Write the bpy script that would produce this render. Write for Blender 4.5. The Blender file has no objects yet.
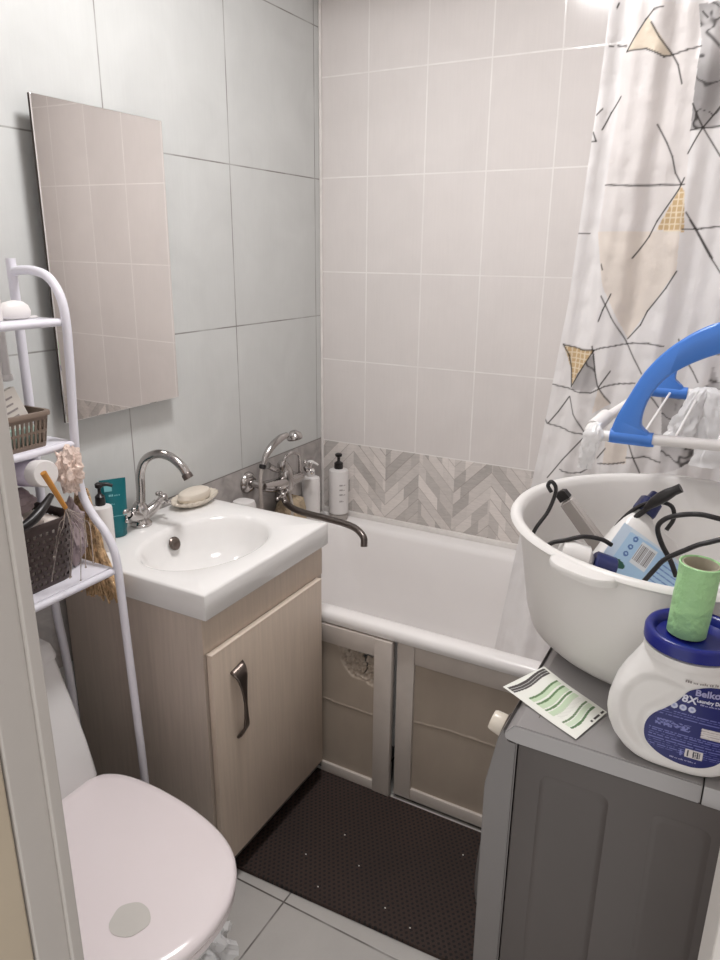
import bpy, bmesh, math, random
import numpy as np
from mathutils import Vector, Matrix, Quaternion, noise
C = bpy.context.scene
COL = C.collection
PI = math.pi
V = Vector

# ------------------------------------------------------------------ camera
cam_d = bpy.data.cameras.new('camera'); cam = bpy.data.objects.new('camera', cam_d); COL.objects.link(cam)
yaw, pitch, roll, foc = 0.5025990, 0.3063936, 0.0097464, 720.956
fwd = V((-math.sin(yaw)*math.cos(pitch), math.cos(yaw)*math.cos(pitch), -math.sin(pitch)))
rgt = V((math.cos(yaw), math.sin(yaw), 0)); upv = rgt.cross(fwd)
r2 = rgt*math.cos(roll)+upv*math.sin(roll); u2 = -rgt*math.sin(roll)+upv*math.cos(roll)
m = Matrix((r2, u2, -fwd)).transposed().to_4x4(); m.translation = V((1.37538, -2.20715, 1.47306))
cam.matrix_world = m
cam_d.sensor_fit = 'VERTICAL'; cam_d.sensor_height = 36.0; cam_d.lens = foc/960*36.0
cam_d.clip_start = 0.02
C.camera = cam

# ------------------------------------------------------------------ world, light, exposure
wd = bpy.data.worlds.new('world'); C.world = wd; wd.use_nodes = True
wd.node_tree.nodes['Background'].inputs[0].default_value = (1.0, 0.98, 0.95, 1)
wd.node_tree.nodes['Background'].inputs[1].default_value = 0.45
C.view_settings.view_transform = 'Standard'; C.view_settings.look = 'None'
C.view_settings.gamma = 1.0; C.view_settings.use_curve_mapping = False
C.view_settings.exposure = 1.25
LAMP_POS = (0.70, -1.00, 2.44); LAMP_E = 34.0

# ------------------------------------------------------------------ materials
def hexc(r, g, b):
    f = lambda c: ((c/255)/12.92 if c/255 <= 0.04045 else (((c/255)+0.055)/1.055)**2.4)
    return (f(r), f(g), f(b), 1)
def mat(name, col, rough=0.5, metal=0.0, bump=0.0, bscale=40, var=0.0, vscale=6, trans=0.0, coat=0.0, stretch=(1, 1, 1), sss=0.0, spec=0.5, alpha=1.0, transl=0.0, emis=0.0):
    mt = bpy.data.materials.new(name); mt.use_nodes = True
    nt = mt.node_tree; b = nt.nodes['Principled BSDF']
    b.inputs['Base Color'].default_value = col; b.inputs['Roughness'].default_value = rough
    b.inputs['Metallic'].default_value = metal; b.inputs['Transmission Weight'].default_value = trans
    b.inputs['Coat Weight'].default_value = coat; b.inputs['Specular IOR Level'].default_value = spec
    b.inputs['Alpha'].default_value = alpha
    if emis: b.inputs['Emission Color'].default_value = col; b.inputs['Emission Strength'].default_value = emis
    tc = nt.nodes.new('ShaderNodeTexCoord'); mp = nt.nodes.new('ShaderNodeMapping'); mp.inputs['Scale'].default_value = stretch
    nt.links.new(tc.outputs['Object'], mp.inputs[0])
    if var:
        n = nt.nodes.new('ShaderNodeTexNoise'); n.inputs['Scale'].default_value = vscale; n.inputs['Detail'].default_value = 6
        nt.links.new(mp.outputs[0], n.inputs['Vector'])
        mr = nt.nodes.new('ShaderNodeMapRange'); mr.inputs[1].default_value = .3; mr.inputs[2].default_value = .7
        mr.inputs[3].default_value = 1-var; mr.inputs[4].default_value = 1+var*.6
        nt.links.new(n.outputs[0], mr.inputs[0])
        mx = nt.nodes.new('ShaderNodeMix'); mx.data_type = 'RGBA'; mx.blend_type = 'MULTIPLY'; mx.inputs[0].default_value = 1
        mx.inputs[6].default_value = col
        nt.links.new(mr.outputs[0], mx.inputs[7]); nt.links.new(mx.outputs[2], b.inputs['Base Color'])
    if bump:
        n = nt.nodes.new('ShaderNodeTexNoise'); n.inputs['Scale'].default_value = bscale; n.inputs['Detail'].default_value = 4
        nt.links.new(mp.outputs[0], n.inputs['Vector'])
        bp = nt.nodes.new('ShaderNodeBump'); bp.inputs['Strength'].default_value = bump; bp.inputs['Distance'].default_value = 0.01
        nt.links.new(n.outputs[0], bp.inputs['Height']); nt.links.new(bp.outputs[0], b.inputs['Normal'])
    if transl:
        ts = nt.nodes.new('ShaderNodeBsdfTranslucent'); ts.inputs[0].default_value = col
        ms = nt.nodes.new('ShaderNodeMixShader'); ms.inputs[0].default_value = transl
        out = [n for n in nt.nodes if n.type == 'OUTPUT_MATERIAL'][0]
        nt.links.new(b.outputs[0], ms.inputs[1]); nt.links.new(ts.outputs[0], ms.inputs[2]); nt.links.new(ms.outputs[0], out.inputs[0])
    return mt
class N:                                     # small node-math helper
    def __init__(s, nt): s.nt = nt
    def m(s, op, a, b=None, c=None, clamp=False):
        n = s.nt.nodes.new('ShaderNodeMath'); n.operation = op; n.use_clamp = clamp
        for i, x in enumerate((a, b, c)):
            if x is None: continue
            if isinstance(x, (int, float)): n.inputs[i].default_value = x
            else: s.nt.links.new(x, n.inputs[i])
        return n.outputs[0]
    def mix(s, f, a, b, mode='MIX'):
        n = s.nt.nodes.new('ShaderNodeMix'); n.data_type = 'RGBA'; n.blend_type = mode
        for i, x in ((0, f), (6, a), (7, b)):
            if isinstance(x, (int, float)): n.inputs[i].default_value = x
            elif isinstance(x, tuple): n.inputs[i].default_value = x
            else: s.nt.links.new(x, n.inputs[i])
        return n.outputs[2]
    def noise(s, vec, scale, detail=5, dist=0.0):
        n = s.nt.nodes.new('ShaderNodeTexNoise'); n.inputs['Scale'].default_value = scale; n.inputs['Detail'].default_value = detail
        n.inputs['Distortion'].default_value = dist
        s.nt.links.new(vec, n.inputs['Vector']); return n.outputs[0]
    def white(s, a, b, c=0.0):
        cb = s.nt.nodes.new('ShaderNodeCombineXYZ')
        for i, x in enumerate((a, b, c)):
            if isinstance(x, (int, float)): cb.inputs[i].default_value = x
            else: s.nt.links.new(x, cb.inputs[i])
        n = s.nt.nodes.new('ShaderNodeTexWhiteNoise'); n.noise_dimensions = '3D'; s.nt.links.new(cb.outputs[0], n.inputs[0]); return n.outputs[0]
    def ramp(s, f, lo, hi, a=0.0, b=1.0):
        n = s.nt.nodes.new('ShaderNodeMapRange'); s.nt.links.new(f, n.inputs[0])
        for i, x in ((1, lo), (2, hi), (3, a), (4, b)): n.inputs[i].default_value = x
        return n.outputs[0]

def tile_mat(name, ax, u0, uw, v0, vh, base, grout, gw=0.002, rough=0.3, var=0.05, decor=None, jog=0.0, bumps=0.25):
    """ax: which object coords are u and v.  decor=(vtop, vbottom, kind)"""
    mt = bpy.data.materials.new(name); mt.use_nodes = True; nt = mt.node_tree; b = nt.nodes['Principled BSDF']; n = N(nt)
    tc = nt.nodes.new('ShaderNodeTexCoord'); sp = nt.nodes.new('ShaderNodeSeparateXYZ'); nt.links.new(tc.outputs['Object'], sp.inputs[0])
    u, v = sp.outputs[ax[0]], sp.outputs[ax[1]]
    U = n.m('DIVIDE', n.m('SUBTRACT', u, u0), uw); Vv = n.m('DIVIDE', n.m('SUBTRACT', v, v0), vh)
    fu = n.m('FRACT', U); fv = n.m('FRACT', Vv)
    du = n.m('MULTIPLY', n.m('MINIMUM', fu, n.m('SUBTRACT', 1, fu)), uw)
    dv = n.m('MULTIPLY', n.m('MINIMUM', fv, n.m('SUBTRACT', 1, fv)), vh)
    d = n.m('MINIMUM', du, dv)
    idr = n.white(n.m('FLOOR', U), n.m('FLOOR', Vv))
    ns = n.noise(tc.outputs['Object'], 7, 8, .6)
    k = n.m('ADD', n.ramp(ns, .3, .7, 1-var, 1+var*.5), n.ramp(idr, 0, 1, -.015, .015))
    mp = nt.nodes.new('ShaderNodeMapping'); mp.inputs['Scale'].default_value = (60, 60, 3); nt.links.new(tc.outputs['Object'], mp.inputs[0])
    fine = n.noise(mp.outputs[0], 3, 4)
    k = n.m('ADD', k, n.ramp(fine, .3, .7, -.012, .012))
    cb = nt.nodes.new('ShaderNodeCombineXYZ')
    for i in range(3): nt.links.new(k, cb.inputs[i])
    col = n.mix(1.0, base, cb.outputs[0], 'MULTIPLY')
    g = n.ramp(d, gw*.5, gw*.5+.0012, 1, 0)
    gbreak = n.ramp(n.noise(tc.outputs['Object'], 9, 3), .35, .6, .45, 1.0)
    g = n.m('MULTIPLY', g, gbreak)
    col = n.mix(g, col, grout)
    h = n.ramp(d, gw*.4, gw*.5+.002, 0, 1)
    if decor:
        vt, vb, kind = decor
        ind = n.m('MULTIPLY', n.m('LESS_THAN', v, vt), n.m('GREATER_THAN', v, vb))
        if kind == 'chevron':
            p = 0.262
            a = n.m('DIVIDE', n.m('SUBTRACT', u, 0.135), p); tri = n.m('MULTIPLY', n.m('ABSOLUTE', n.m('SUBTRACT', n.m('FRACT', a), .5)), p)
            side = n.m('GREATER_THAN', n.m('FRACT', a), .5)
            s_ = n.m('SUBTRACT', v, n.m('MULTIPLY', tri, 1.05))
            q = n.m('DIVIDE', s_, 0.046); pid = n.m('FLOOR', q); fq = n.m('FRACT', q)
            colid = n.m('ADD', n.m('MULTIPLY', n.m('FLOOR', a), 2), side)
            r1 = n.white(pid, colid, 3.3)
            seg = n.m('FLOOR', n.m('ADD', n.m('DIVIDE', tri, .055), n.m('MULTIPLY', r1, 5)))
            r = n.white(pid, colid, seg)
            mp2 = nt.nodes.new('ShaderNodeMapping'); mp2.inputs['Scale'].default_value = (10, 10, 60); nt.links.new(tc.outputs['Object'], mp2.inputs[0])
            w = n.noise(mp2.outputs[0], 2.5, 6, 1.2)
            shade = n.m('ADD', n.ramp(r, 0, 1, .66, 1.12), n.ramp(w, .3, .7, -.07, .06))
            cb2 = nt.nodes.new('ShaderNodeCombineXYZ')
            for i in range(3): nt.links.new(shade, cb2.inputs[i])
            dc = n.mix(1.0, hexc(222, 215, 210), cb2.outputs[0], 'MULTIPLY')
            dq = n.m('MULTIPLY', n.m('MINIMUM', fq, n.m('SUBTRACT', 1, fq)), .046)
            edge = n.m('MULTIPLY', n.ramp(dq, .0008, .0028, 1, 0), n.ramp(r1, .3, .8, .1, .6))
            dc = n.mix(edge, dc, hexc(135, 122, 114))
            cl = n.m('MULTIPLY', n.ramp(n.m('ABSOLUTE', n.m('SUBTRACT', n.m('FRACT', n.m('ADD', n.m('DIVIDE', n.m('SUBTRACT', u, .105), .4), 0)), .5)), .495, .5, 0, 1), .5)
            dc = n.mix(cl, dc, hexc(205, 198, 192))
        else:
            w = n.noise(tc.outputs['Object'], 14, 9, 1.5)
            shade = n.ramp(w, .3, .7, .72, 1.12)
            cb2 = nt.nodes.new('ShaderNodeCombineXYZ')
            for i in range(3): nt.links.new(shade, cb2.inputs[i])
            dc = n.mix(1.0, hexc(176, 170, 167), cb2.outputs[0], 'MULTIPLY')
        col = n.mix(ind, col, dc)
        tl = n.ramp(n.m('ABSOLUTE', n.m('SUBTRACT', v, vt)), .0012, .0026, 1, 0)
        col = n.mix(tl, col, grout)
    nt.links.new(col, b.inputs['Base Color'])
    b.inputs['Roughness'].default_value = rough
    bp = nt.nodes.new('ShaderNodeBump'); bp.inputs['Strength'].default_value = bumps; bp.inputs['Distance'].default_value = .004
    hh = n.m('ADD', h, n.m('MULTIPLY', ns, .5)); nt.links.new(hh, bp.inputs['Height']); nt.links.new(bp.outputs[0], b.inputs['Normal'])
    return mt

def vcol_mat(name, rough=0.4, attr='paint', transl=0.0, bump=0, bscale=30, see=0.0):
    mt = mat(name, (1, 1, 1, 1), rough, bump=bump, bscale=bscale); nt = mt.node_tree
    at = nt.nodes.new('ShaderNodeVertexColor'); at.layer_name = attr
    b = nt.nodes['Principled BSDF']; nt.links.new(at.outputs[0], b.inputs['Base Color'])
    last = b.outputs[0]; out = [x for x in nt.nodes if x.type == 'OUTPUT_MATERIAL'][0]
    if transl:
        ts = nt.nodes.new('ShaderNodeBsdfTranslucent'); nt.links.new(at.outputs[0], ts.inputs[0])
        ms = nt.nodes.new('ShaderNodeMixShader'); ms.inputs[0].default_value = transl
        nt.links.new(last, ms.inputs[1]); nt.links.new(ts.outputs[0], ms.inputs[2]); last = ms.outputs[0]
    if see:
        ta = nt.nodes.new('ShaderNodeBsdfTransparent'); ms = nt.nodes.new('ShaderNodeMixShader')
        n = N(nt); f = n.m('MULTIPLY', at.outputs[1], see)
        f2 = n.m('SUBTRACT', see, f) if False else f
        nt.links.new(f2, ms.inputs[0]); nt.links.new(last, ms.inputs[1]); nt.links.new(ta.outputs[0], ms.inputs[2]); last = ms.outputs[0]
    nt.links.new(last, out.inputs[0])
    return mt

M = {}
M['white_enamel'] = mat('white_enamel', hexc(240, 236, 234), 0.22, var=.02, bump=.02, bscale=8)
M['ceramic'] = mat('white_ceramic', hexc(236, 234, 232), 0.12, var=.015)
M['toilet'] = mat('toilet_plastic', hexc(234, 224, 225), 0.16, var=.015)
M['toilet_c'] = mat('toilet_ceramic', hexc(222, 220, 219), 0.18, var=.02)
M['chrome'] = mat('chrome', hexc(188, 184, 182), 0.16, 1.0, bump=.05, bscale=60)
M['satin'] = mat('satin_steel', hexc(120, 112, 108), 0.3, 1.0)
M['dark_metal'] = mat('dark_nickel', hexc(112, 102, 96), 0.3, 0.9)
M['white_paint'] = mat('white_painted_steel', hexc(226, 224, 232), 0.3, var=.02)
M['white_plastic'] = mat('white_plastic', hexc(226, 222, 220), 0.4)
M['pvc'] = mat('white_pvc', hexc(198, 188, 180), 0.4, var=.07, vscale=14)
M['panel'] = mat('beige_panel', hexc(172, 158, 144), 0.5, var=.12, vscale=7, stretch=(1, 1, .5), bump=.04, bscale=20)
M['wood'] = mat('cream_wood', hexc(205, 188, 172), 0.45, var=.07, vscale=9, stretch=(14, 14, .7), bump=.06, bscale=30)
M['wood_side'] = mat('cream_wood_side', hexc(196, 182, 170), 0.5, var=.08, vscale=9, stretch=(14, 14, .7), bump=.06, bscale=30)
M['wood_edge'] = mat('cream_edge_band', hexc(228, 214, 200), 0.4, var=.03)
M['dark_gap'] = mat('dark_board', hexc(70, 62, 56), 0.8, var=.2)
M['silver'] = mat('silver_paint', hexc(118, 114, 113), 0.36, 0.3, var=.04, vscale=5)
M['silver_shaded'] = mat('silver_paint_shaded', hexc(86, 80, 78), 0.42, 0.2, var=.05, vscale=4)  # same silver, darkened to carry the shade on the machine's near side
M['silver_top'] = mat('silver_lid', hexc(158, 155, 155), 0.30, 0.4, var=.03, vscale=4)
M['basin'] = mat('white_polypropylene', hexc(240, 237, 234), 0.3, var=.015, transl=.2)
M['blue'] = mat('blue_plastic', hexc(66, 122, 205), 0.35)
M['navy'] = mat('navy_plastic', hexc(20, 30, 118), 0.3)
M['navy2'] = mat('deep_navy_plastic', hexc(34, 42, 92), 0.35)
M['black'] = mat('black_plastic', hexc(26, 22, 22), 0.35)
M['cable'] = mat('black_cable', hexc(30, 26, 27), 0.4)
M['grey_plastic'] = mat('grey_plastic', hexc(170, 163, 158), 0.4)
M['det'] = mat('white_bottle_plastic', hexc(238, 235, 232), 0.32, transl=.12)
M['green'] = mat('green_film', hexc(164, 210, 152), 0.4, bump=.7, bscale=55, var=.05, vscale=20)
M['card'] = mat('cardboard_inner', hexc(176, 168, 150), 0.8)
M['teal'] = mat('teal_tube', hexc(16, 112, 120), 0.32, transl=.15)
M['teal2'] = mat('pale_teal', hexc(120, 185, 190), 0.4)
M['basket_brown'] = mat('grey_brown_plastic', hexc(124, 108, 96), 0.5)
M['basket_dark'] = mat('dark_brown_plastic', hexc(66, 54, 52), 0.45)
M['wood_handle'] = mat('orange_wood', hexc(196, 136, 62), 0.45, var=.1, stretch=(1, 1, 8))
M['wire'] = mat('silver_wire', hexc(190, 180, 172), 0.25, 1.0)
M['lace'] = mat('pink_lace', hexc(232, 210, 198), 0.8, bump=.6, bscale=120, var=.2, vscale=60)
M['cloth'] = mat('mauve_cloth', hexc(164, 148, 150), 0.9, bump=.4, bscale=60, var=.12, vscale=15)
M['straw'] = mat('tan_straw', hexc(208, 174, 134), 0.9, bump=1, bscale=90, var=.45, vscale=70)
M['pale'] = mat('pale_paper', hexc(214, 208, 200), 0.7, var=.05)
M['lilac'] = mat('lilac_film', hexc(214, 205, 222), 0.4)
M['purple'] = mat('purple_band', hexc(178, 150, 200), 0.5)
M['ivory'] = mat('ivory_dish', hexc(222, 212, 198), 0.3, var=.03)
M['soap'] = mat('cream_soap', hexc(228, 218, 204), 0.35, transl=.1)
M['sponge'] = mat('beige_sponge', hexc(196, 176, 148), 0.95, bump=1, bscale=150, var=.2, vscale=50)
M['bag'] = mat('white_film_bag', hexc(244, 243, 243), 0.2, bump=.5, bscale=22, transl=.3, alpha=.92)
M['jamb'] = mat('painted_jamb', hexc(188, 182, 177), 0.35, var=.02)
M['jamb2'] = mat('beige_jamb', hexc(186, 172, 152), 0.5, var=.05)
M['ceil'] = mat('ceiling_paint', hexc(225, 222, 218), 0.8)
M['plain'] = mat('plain_wall_paint', hexc(210, 205, 198), 0.8, var=.03)
M['grey_print'] = mat('grey_print', hexc(150, 142, 140), 0.6)
M['white_print'] = mat('white_print', hexc(220, 220, 235), 0.5)
M['pale_print'] = mat('pale_lilac_print', hexc(168, 166, 205), 0.5)
M['black_hole'] = mat('black_void', hexc(20, 17, 16), 0.9)
M['silicone'] = mat('white_silicone', hexc(230, 225, 221), 0.5, var=.08, vscale=25)
M['lampglass'] = mat('lamp_glass', (1, .985, .985, 1), .4, emis=LAMP_E)
mm = bpy.data.materials.new('mirror_silver'); mm.use_nodes = True
b_ = mm.node_tree.nodes['Principled BSDF']; b_.inputs['Metallic'].default_value = 1; b_.inputs['Roughness'].default_value = .015
b_.inputs['Base Color'].default_value = hexc(246, 243, 241); M['mirror'] = mm

# mat of the floor: hex cells
def eva_mat():
    mt = bpy.data.materials.new('brown_cell_mat'); mt.use_nodes = True; nt = mt.node_tree; b = nt.nodes['Principled BSDF']; n = N(nt)
    tc = nt.nodes.new('ShaderNodeTexCoord'); sp = nt.nodes.new('ShaderNodeSeparateXYZ'); nt.links.new(tc.outputs['Object'], sp.inputs[0])
    x, y = sp.outputs[0], sp.outputs[1]
    s = 0.0135
    a = n.m('DIVIDE', x, s); c = n.m('DIVIDE', y, s*.8)
    row = n.m('FLOOR', c); odd = n.m('MULTIPLY', n.m('MODULO', n.m('ABSOLUTE', row), 2), .5)
    fa = n.m('SUBTRACT', n.m('FRACT', n.m('ADD', a, odd)), .5); fc = n.m('MULTIPLY', n.m('SUBTRACT', n.m('FRACT', c), .5), .8)
    d = n.m('ADD', n.m('ABSOLUTE', fa), n.m('MULTIPLY', n.m('ABSOLUTE', fc), 1.0))
    hole = n.ramp(d, .30, .38, 1, 0)
    col = n.mix(hole, hexc(54, 38, 32), hexc(20, 14, 12))
    ns = n.noise(tc.outputs['Object'], 5, 5); cb = nt.nodes.new('ShaderNodeCombineXYZ'); k = n.ramp(ns, .3, .7, .85, 1.15)
    for i in range(3): nt.links.new(k, cb.inputs[i])
    col = n.mix(1.0, col, cb.outputs[0], 'MULTIPLY')
    nt.links.new(col, b.inputs['Base Color']); b.inputs['Roughness'].default_value = .7
    bp = nt.nodes.new('ShaderNodeBump'); bp.inputs['Strength'].default_value = .8; bp.inputs['Distance'].default_value = .004; bp.invert = True
    nt.links.new(hole, bp.inputs['Height']); nt.links.new(bp.outputs[0], b.inputs['Normal'])
    return mt
M['eva'] = eva_mat()

# ------------------------------------------------------------------ mesh helpers (world coordinates in, object-local out)
def link(name, bm, m, parent=None, smooth=True, origin=None, ang=40):
    me = bpy.data.meshes.new(name); bm.normal_update(); 
    org = V(origin) if origin is not None else (parent_loc(parent) if parent else V((0, 0, 0)))
    for v in bm.verts: v.co -= org
    bm.to_mesh(me); bm.free()
    o = bpy.data.objects.new(name, me); COL.objects.link(o)
    if parent: o.parent = parent; o.location = org-parent_loc(parent)
    else: o.location = org
    for x in (m if isinstance(m, list) else [m]): me.materials.append(x)
    if smooth:
        me.polygons.foreach_set('use_smooth', [True]*len(me.polygons))
        try: me.set_sharp_from_angle(angle=math.radians(ang))
        except Exception: pass
    return o
def parent_loc(p):
    l = V((0, 0, 0))
    while p: l += p.location; p = p.parent
    return l
def empty(name, loc, label, cat, group=None):
    o = bpy.data.objects.new(name, None); COL.objects.link(o); o.location = loc; o.empty_display_size = .03
    return tag(o, label, cat, group)
def tag(o, label, cat, group=None, kind=None):
    o['label'] = label; o['category'] = cat
    if group: o['group'] = group
    if kind: o['kind'] = kind
    return o
def struct(o, label=None):
    o['kind'] = 'structure'
    if label: o['label'] = label
    return o
def box(bm, x0, x1, y0, y1, z0, z1, bev=0.0, seg=2, mi=0):
    vs = [bm.verts.new((x, y, z)) for z in (z0, z1) for y in (y0, y1) for x in (x0, x1)]
    fs = [(0, 2, 3, 1), (4, 5, 7, 6), (0, 1, 5, 4), (2, 6, 7, 3), (0, 4, 6, 2), (1, 3, 7, 5)]
    F = [bm.faces.new([vs[i] for i in f]) for f in fs]
    for f in F: f.material_index = mi
    if bev:
        es = list({e for f in F for e in f.edges})
        bmesh.ops.bevel(bm, geom=es, offset=bev, segments=seg, profile=.5, affect='EDGES')
    return bm
def nb(): return bmesh.new()
def BOX(*a, **k): return box(nb(), *a, **k)
def loft(bm, rings, cap0=True, cap1=True, closed=True, mi=0, loop=False):
    R = [[bm.verts.new(p) for p in r] for r in rings]; n = len(R[0]); pairs = list(zip(R, R[1:]))
    if loop: pairs.append((R[-1], R[0]))
    for a, b in pairs:
        for i in range(n if closed else n-1):
            j = (i+1) % n
            try: f = bm.faces.new((a[i], a[j], b[j], b[i])); f.material_index = mi
            except ValueError: pass
    if not loop:
        if cap0: bm.faces.new(R[0][::-1]).material_index = mi
        if cap1: bm.faces.new(R[-1]).material_index = mi
    return bm
def smoothpath(pts, n=8):
    P = [V(p) for p in pts]
    if len(P) < 3: return P
    out = []
    for i in range(len(P)-1):
        p0 = P[i-1] if i else P[0]*2-P[1]; p1 = P[i]; p2 = P[i+1]; p3 = P[i+2] if i+2 < len(P) else P[-1]*2-P[-2]
        for k in range(n):
            t = k/n
            out.append(.5*((2*p1)+(-p0+p2)*t+(2*p0-5*p1+4*p2-p3)*t*t+(-p0+3*p1-3*p2+p3)*t**3))
    out.append(P[-1]); return out
def tube(bm, pts, r, n=12, sm=6, cap=True, mi=0, flat=None):
    P = smoothpath(pts, sm) if sm else [V(p) for p in pts]
    rad = r if callable(r) else (lambda t: r)
    T = (P[1]-P[0]).normalized(); ref = V((0, 0, 1)) if abs(T.z) < .9 else V((1, 0, 0))
    nrm = T.cross(ref).normalized(); rings = []
    for i, p in enumerate(P):
        t2 = (P[min(i+1, len(P)-1)]-P[max(i-1, 0)]).normalized()
        nrm = (nrm-t2*nrm.dot(t2)).normalized(); bn = t2.cross(nrm)
        rr = rad(i/(len(P)-1))
        rings.append([p+(nrm*math.cos(a)+bn*math.sin(a))*rr for a in [2*PI*k/n for k in range(n)]])
    return loft(bm, rings, cap, cap, mi=mi)
def TUBE(*a, **k): return tube(nb(), *a, **k)
def lathe(bm, prof, origin=(0, 0, 0), axis=(0, 0, 1), n=32, cap0=True, cap1=True, mi=0):
    q = V((0, 0, 1)).rotation_difference(V(axis).normalized()); o = V(origin)
    rings = [[o+q@V((r*math.cos(2*PI*k/n), r*math.sin(2*PI*k/n), z)) for k in range(n)] for r, z in prof]
    return loft(bm, rings, cap0, cap1, mi=mi)
def LATHE(*a, **k): return lathe(nb(), *a, **k)
def ball(bm, c, r, sx=1, sy=1, sz=1, seg=16, mi=0):
    b0 = bmesh.ops.create_uvsphere(bm, u_segments=seg, v_segments=max(8, seg//2), radius=1)
    for v in b0['verts']: v.co = V((v.co.x*r*sx, v.co.y*r*sy, v.co.z*r*sz))+V(c)
    for f in {f for v in b0['verts'] for f in v.link_faces}: f.material_index = mi
    return bm
def rrect(x0, x1, y0, y1, r, z, n=8):
    out = []
    for cx, cy, a0 in ((x1-r, y0+r, -PI/2), (x1-r, y1-r, 0), (x0+r, y1-r, PI/2), (x0+r, y0+r, PI)):
        for k in range(n+1):
            a = a0+k/n*PI/2; out.append(V((cx+r*math.cos(a), cy+r*math.sin(a), z)))
    return out
def grid(bm, f, nu, nv, keep=None, mi=0):
    vs = [[bm.verts.new(f(i/nu, j/nv)) for i in range(nu+1)] for j in range(nv+1)]
    for j in range(nv):
        for i in range(nu):
            if keep and not keep(i, j): continue
            bm.faces.new((vs[j][i], vs[j][i+1], vs[j+1][i+1], vs[j+1][i])).material_index = mi
    loose = [v for r in vs for v in r if not v.link_faces]
    for v in loose: bm.verts.remove(v)
    return bm
def xform(bm, mtx):
    bmesh.ops.transform(bm, matrix=mtx, verts=bm.verts); return bm
def solid(o, t, off=-1):
    s = o.modifiers.new('solid', 'SOLIDIFY'); s.thickness = t; s.offset = off; return o
def paint(o, fn, attr='paint'):
    """fn(co)->rgba linear, per vertex"""
    me = o.data; a = me.color_attributes.new(attr, 'FLOAT_COLOR', 'POINT')
    co = np.empty(len(me.vertices)*3); me.vertices.foreach_get('co', co); co = co.reshape(-1, 3)
    a.data.foreach_set('color', fn(co).astype(np.float32).ravel())
def textmesh(s, size, fn, name, m, parent, z0=0, bold=0.0, extr=0.0004, shear=0.0, space=1.0):
    """lettering as mesh; fn maps the letters' flat (x,y,depth) to world"""
    cu = bpy.data.curves.new(name, 'FONT'); cu.body = s; cu.size = size; cu.resolution_u = 3; cu.offset = bold; cu.shear = shear
    cu.extrude = extr; cu.space_character = space
    ob = bpy.data.objects.new('tmp', cu); COL.objects.link(ob)
    dg = bpy.context.evaluated_depsgraph_get(); me = bpy.data.meshes.new_from_object(ob.evaluated_get(dg))
    bpy.data.objects.remove(ob); bpy.data.curves.remove(cu)
    bm = nb(); bm.from_mesh(me); bpy.data.meshes.remove(me)
    for v in bm.verts: v.co = fn(v.co.x, v.co.y, v.co.z)
    return link(name, bm, m, parent, smooth=False)

def print_row(w, h, fn, name, m, parent, seed=0):
    """a row of print too small to read: short upright strokes and dashes"""
    rnd = random.Random(seed); bm = nb(); x = 0.0
    while x < w:
        a = min(h*rnd.uniform(.25, .6), w-x+1e-5); hh = h*rnd.choice((.6, 1.0, .7)); n = 2
        vs = [[bm.verts.new(fn(x+a*i/n, j*hh, 0)) for i in range(n+1)] for j in (0, 1)]
        for i in range(n): bm.faces.new((vs[0][i], vs[0][i+1], vs[1][i+1], vs[1][i]))
        x += a+h*(.18 if rnd.random() < .8 else .6)
    return link(name, bm, m, parent, smooth=False)

# ================================================================== SETTING
X1 = 1.60; YF = -1.81; ZC = 2.5
wl = tile_mat('left_wall_tiles', (1, 2), -0.4771, 0.4421, 1.7024, 0.4433, hexc(204, 205, 203), hexc(128, 124, 120), .0022, .42, .05, decor=(.816, .5, 'stone'), bumps=.12)
wb = tile_mat('back_wall_tiles', (0, 2), 0.1788, 0.2, 2.0046, 0.29877, hexc(222, 216, 213), hexc(238, 234, 231), .0032, .14, .03, decor=(.8096, .5, 'chevron'), bumps=.10)
wr = tile_mat('right_wall_tiles', (1, 2), 0, 0.2, 2.0046, 0.29877, hexc(222, 216, 213), hexc(238, 234, 231), .0032, .2, .03)
fl = tile_mat('floor_tiles', (0, 1), 0.585, 0.45, -1.125, 0.45, hexc(188, 184, 180), hexc(88, 82, 78), .003, .35, .06)
struct(link('floor', BOX(-.1, X1+.1, YF-.12, .1, -.06, 0), fl, smooth=False))
struct(link('wall_left', BOX(-.1, 0, YF-.12, .1, 0, ZC), wl, smooth=False))
struct(link('wall_back', BOX(0, X1, 0, .1, 0, ZC), wb, smooth=False))
struct(link('wall_right', BOX(X1, X1+.1, YF-.12, .1, 0, ZC), wr, smooth=False))
bm = BOX(0, .768, YF-.09, YF, 0, ZC); box(bm, 1.43, X1, YF-.09, YF, 0, ZC); box(bm, .768, 1.43, YF-.09, YF, 2.06, ZC)
struct(link('wall_front', bm, wr, smooth=False))
struct(link('ceiling', BOX(-.1, X1+.1, YF-.12, .1, ZC, ZC+.06), M['ceil'], smooth=False))
# door frame: lining, stop and rear casing, left / right / head
fr = link('door_1', BOX(.769, .790, YF-.048, YF+.004, 0, 2.05, bev=.002), M['jamb'], smooth=False); struct(fr)
o = link('door_stop', BOX(.790, .796, YF-.011, YF+.004, 0, 2.05, bev=.002), M['jamb'], fr, smooth=False)
o = link('door_casing', BOX(.69, .788, YF-.112, YF-.0495, 0, 2.08, bev=.003), M['jamb2'], fr, smooth=False)
o = link('door_lining', BOX(1.399, 1.429, YF-.09, YF+.004, 0, 2.05, bev=.002), M['jamb'], fr, smooth=False)
o = link('door_lining', BOX(.797, 1.398, YF-.09, YF+.004, 2.02, 2.05, bev=.002), M['jamb'], fr, smooth=False)
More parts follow.
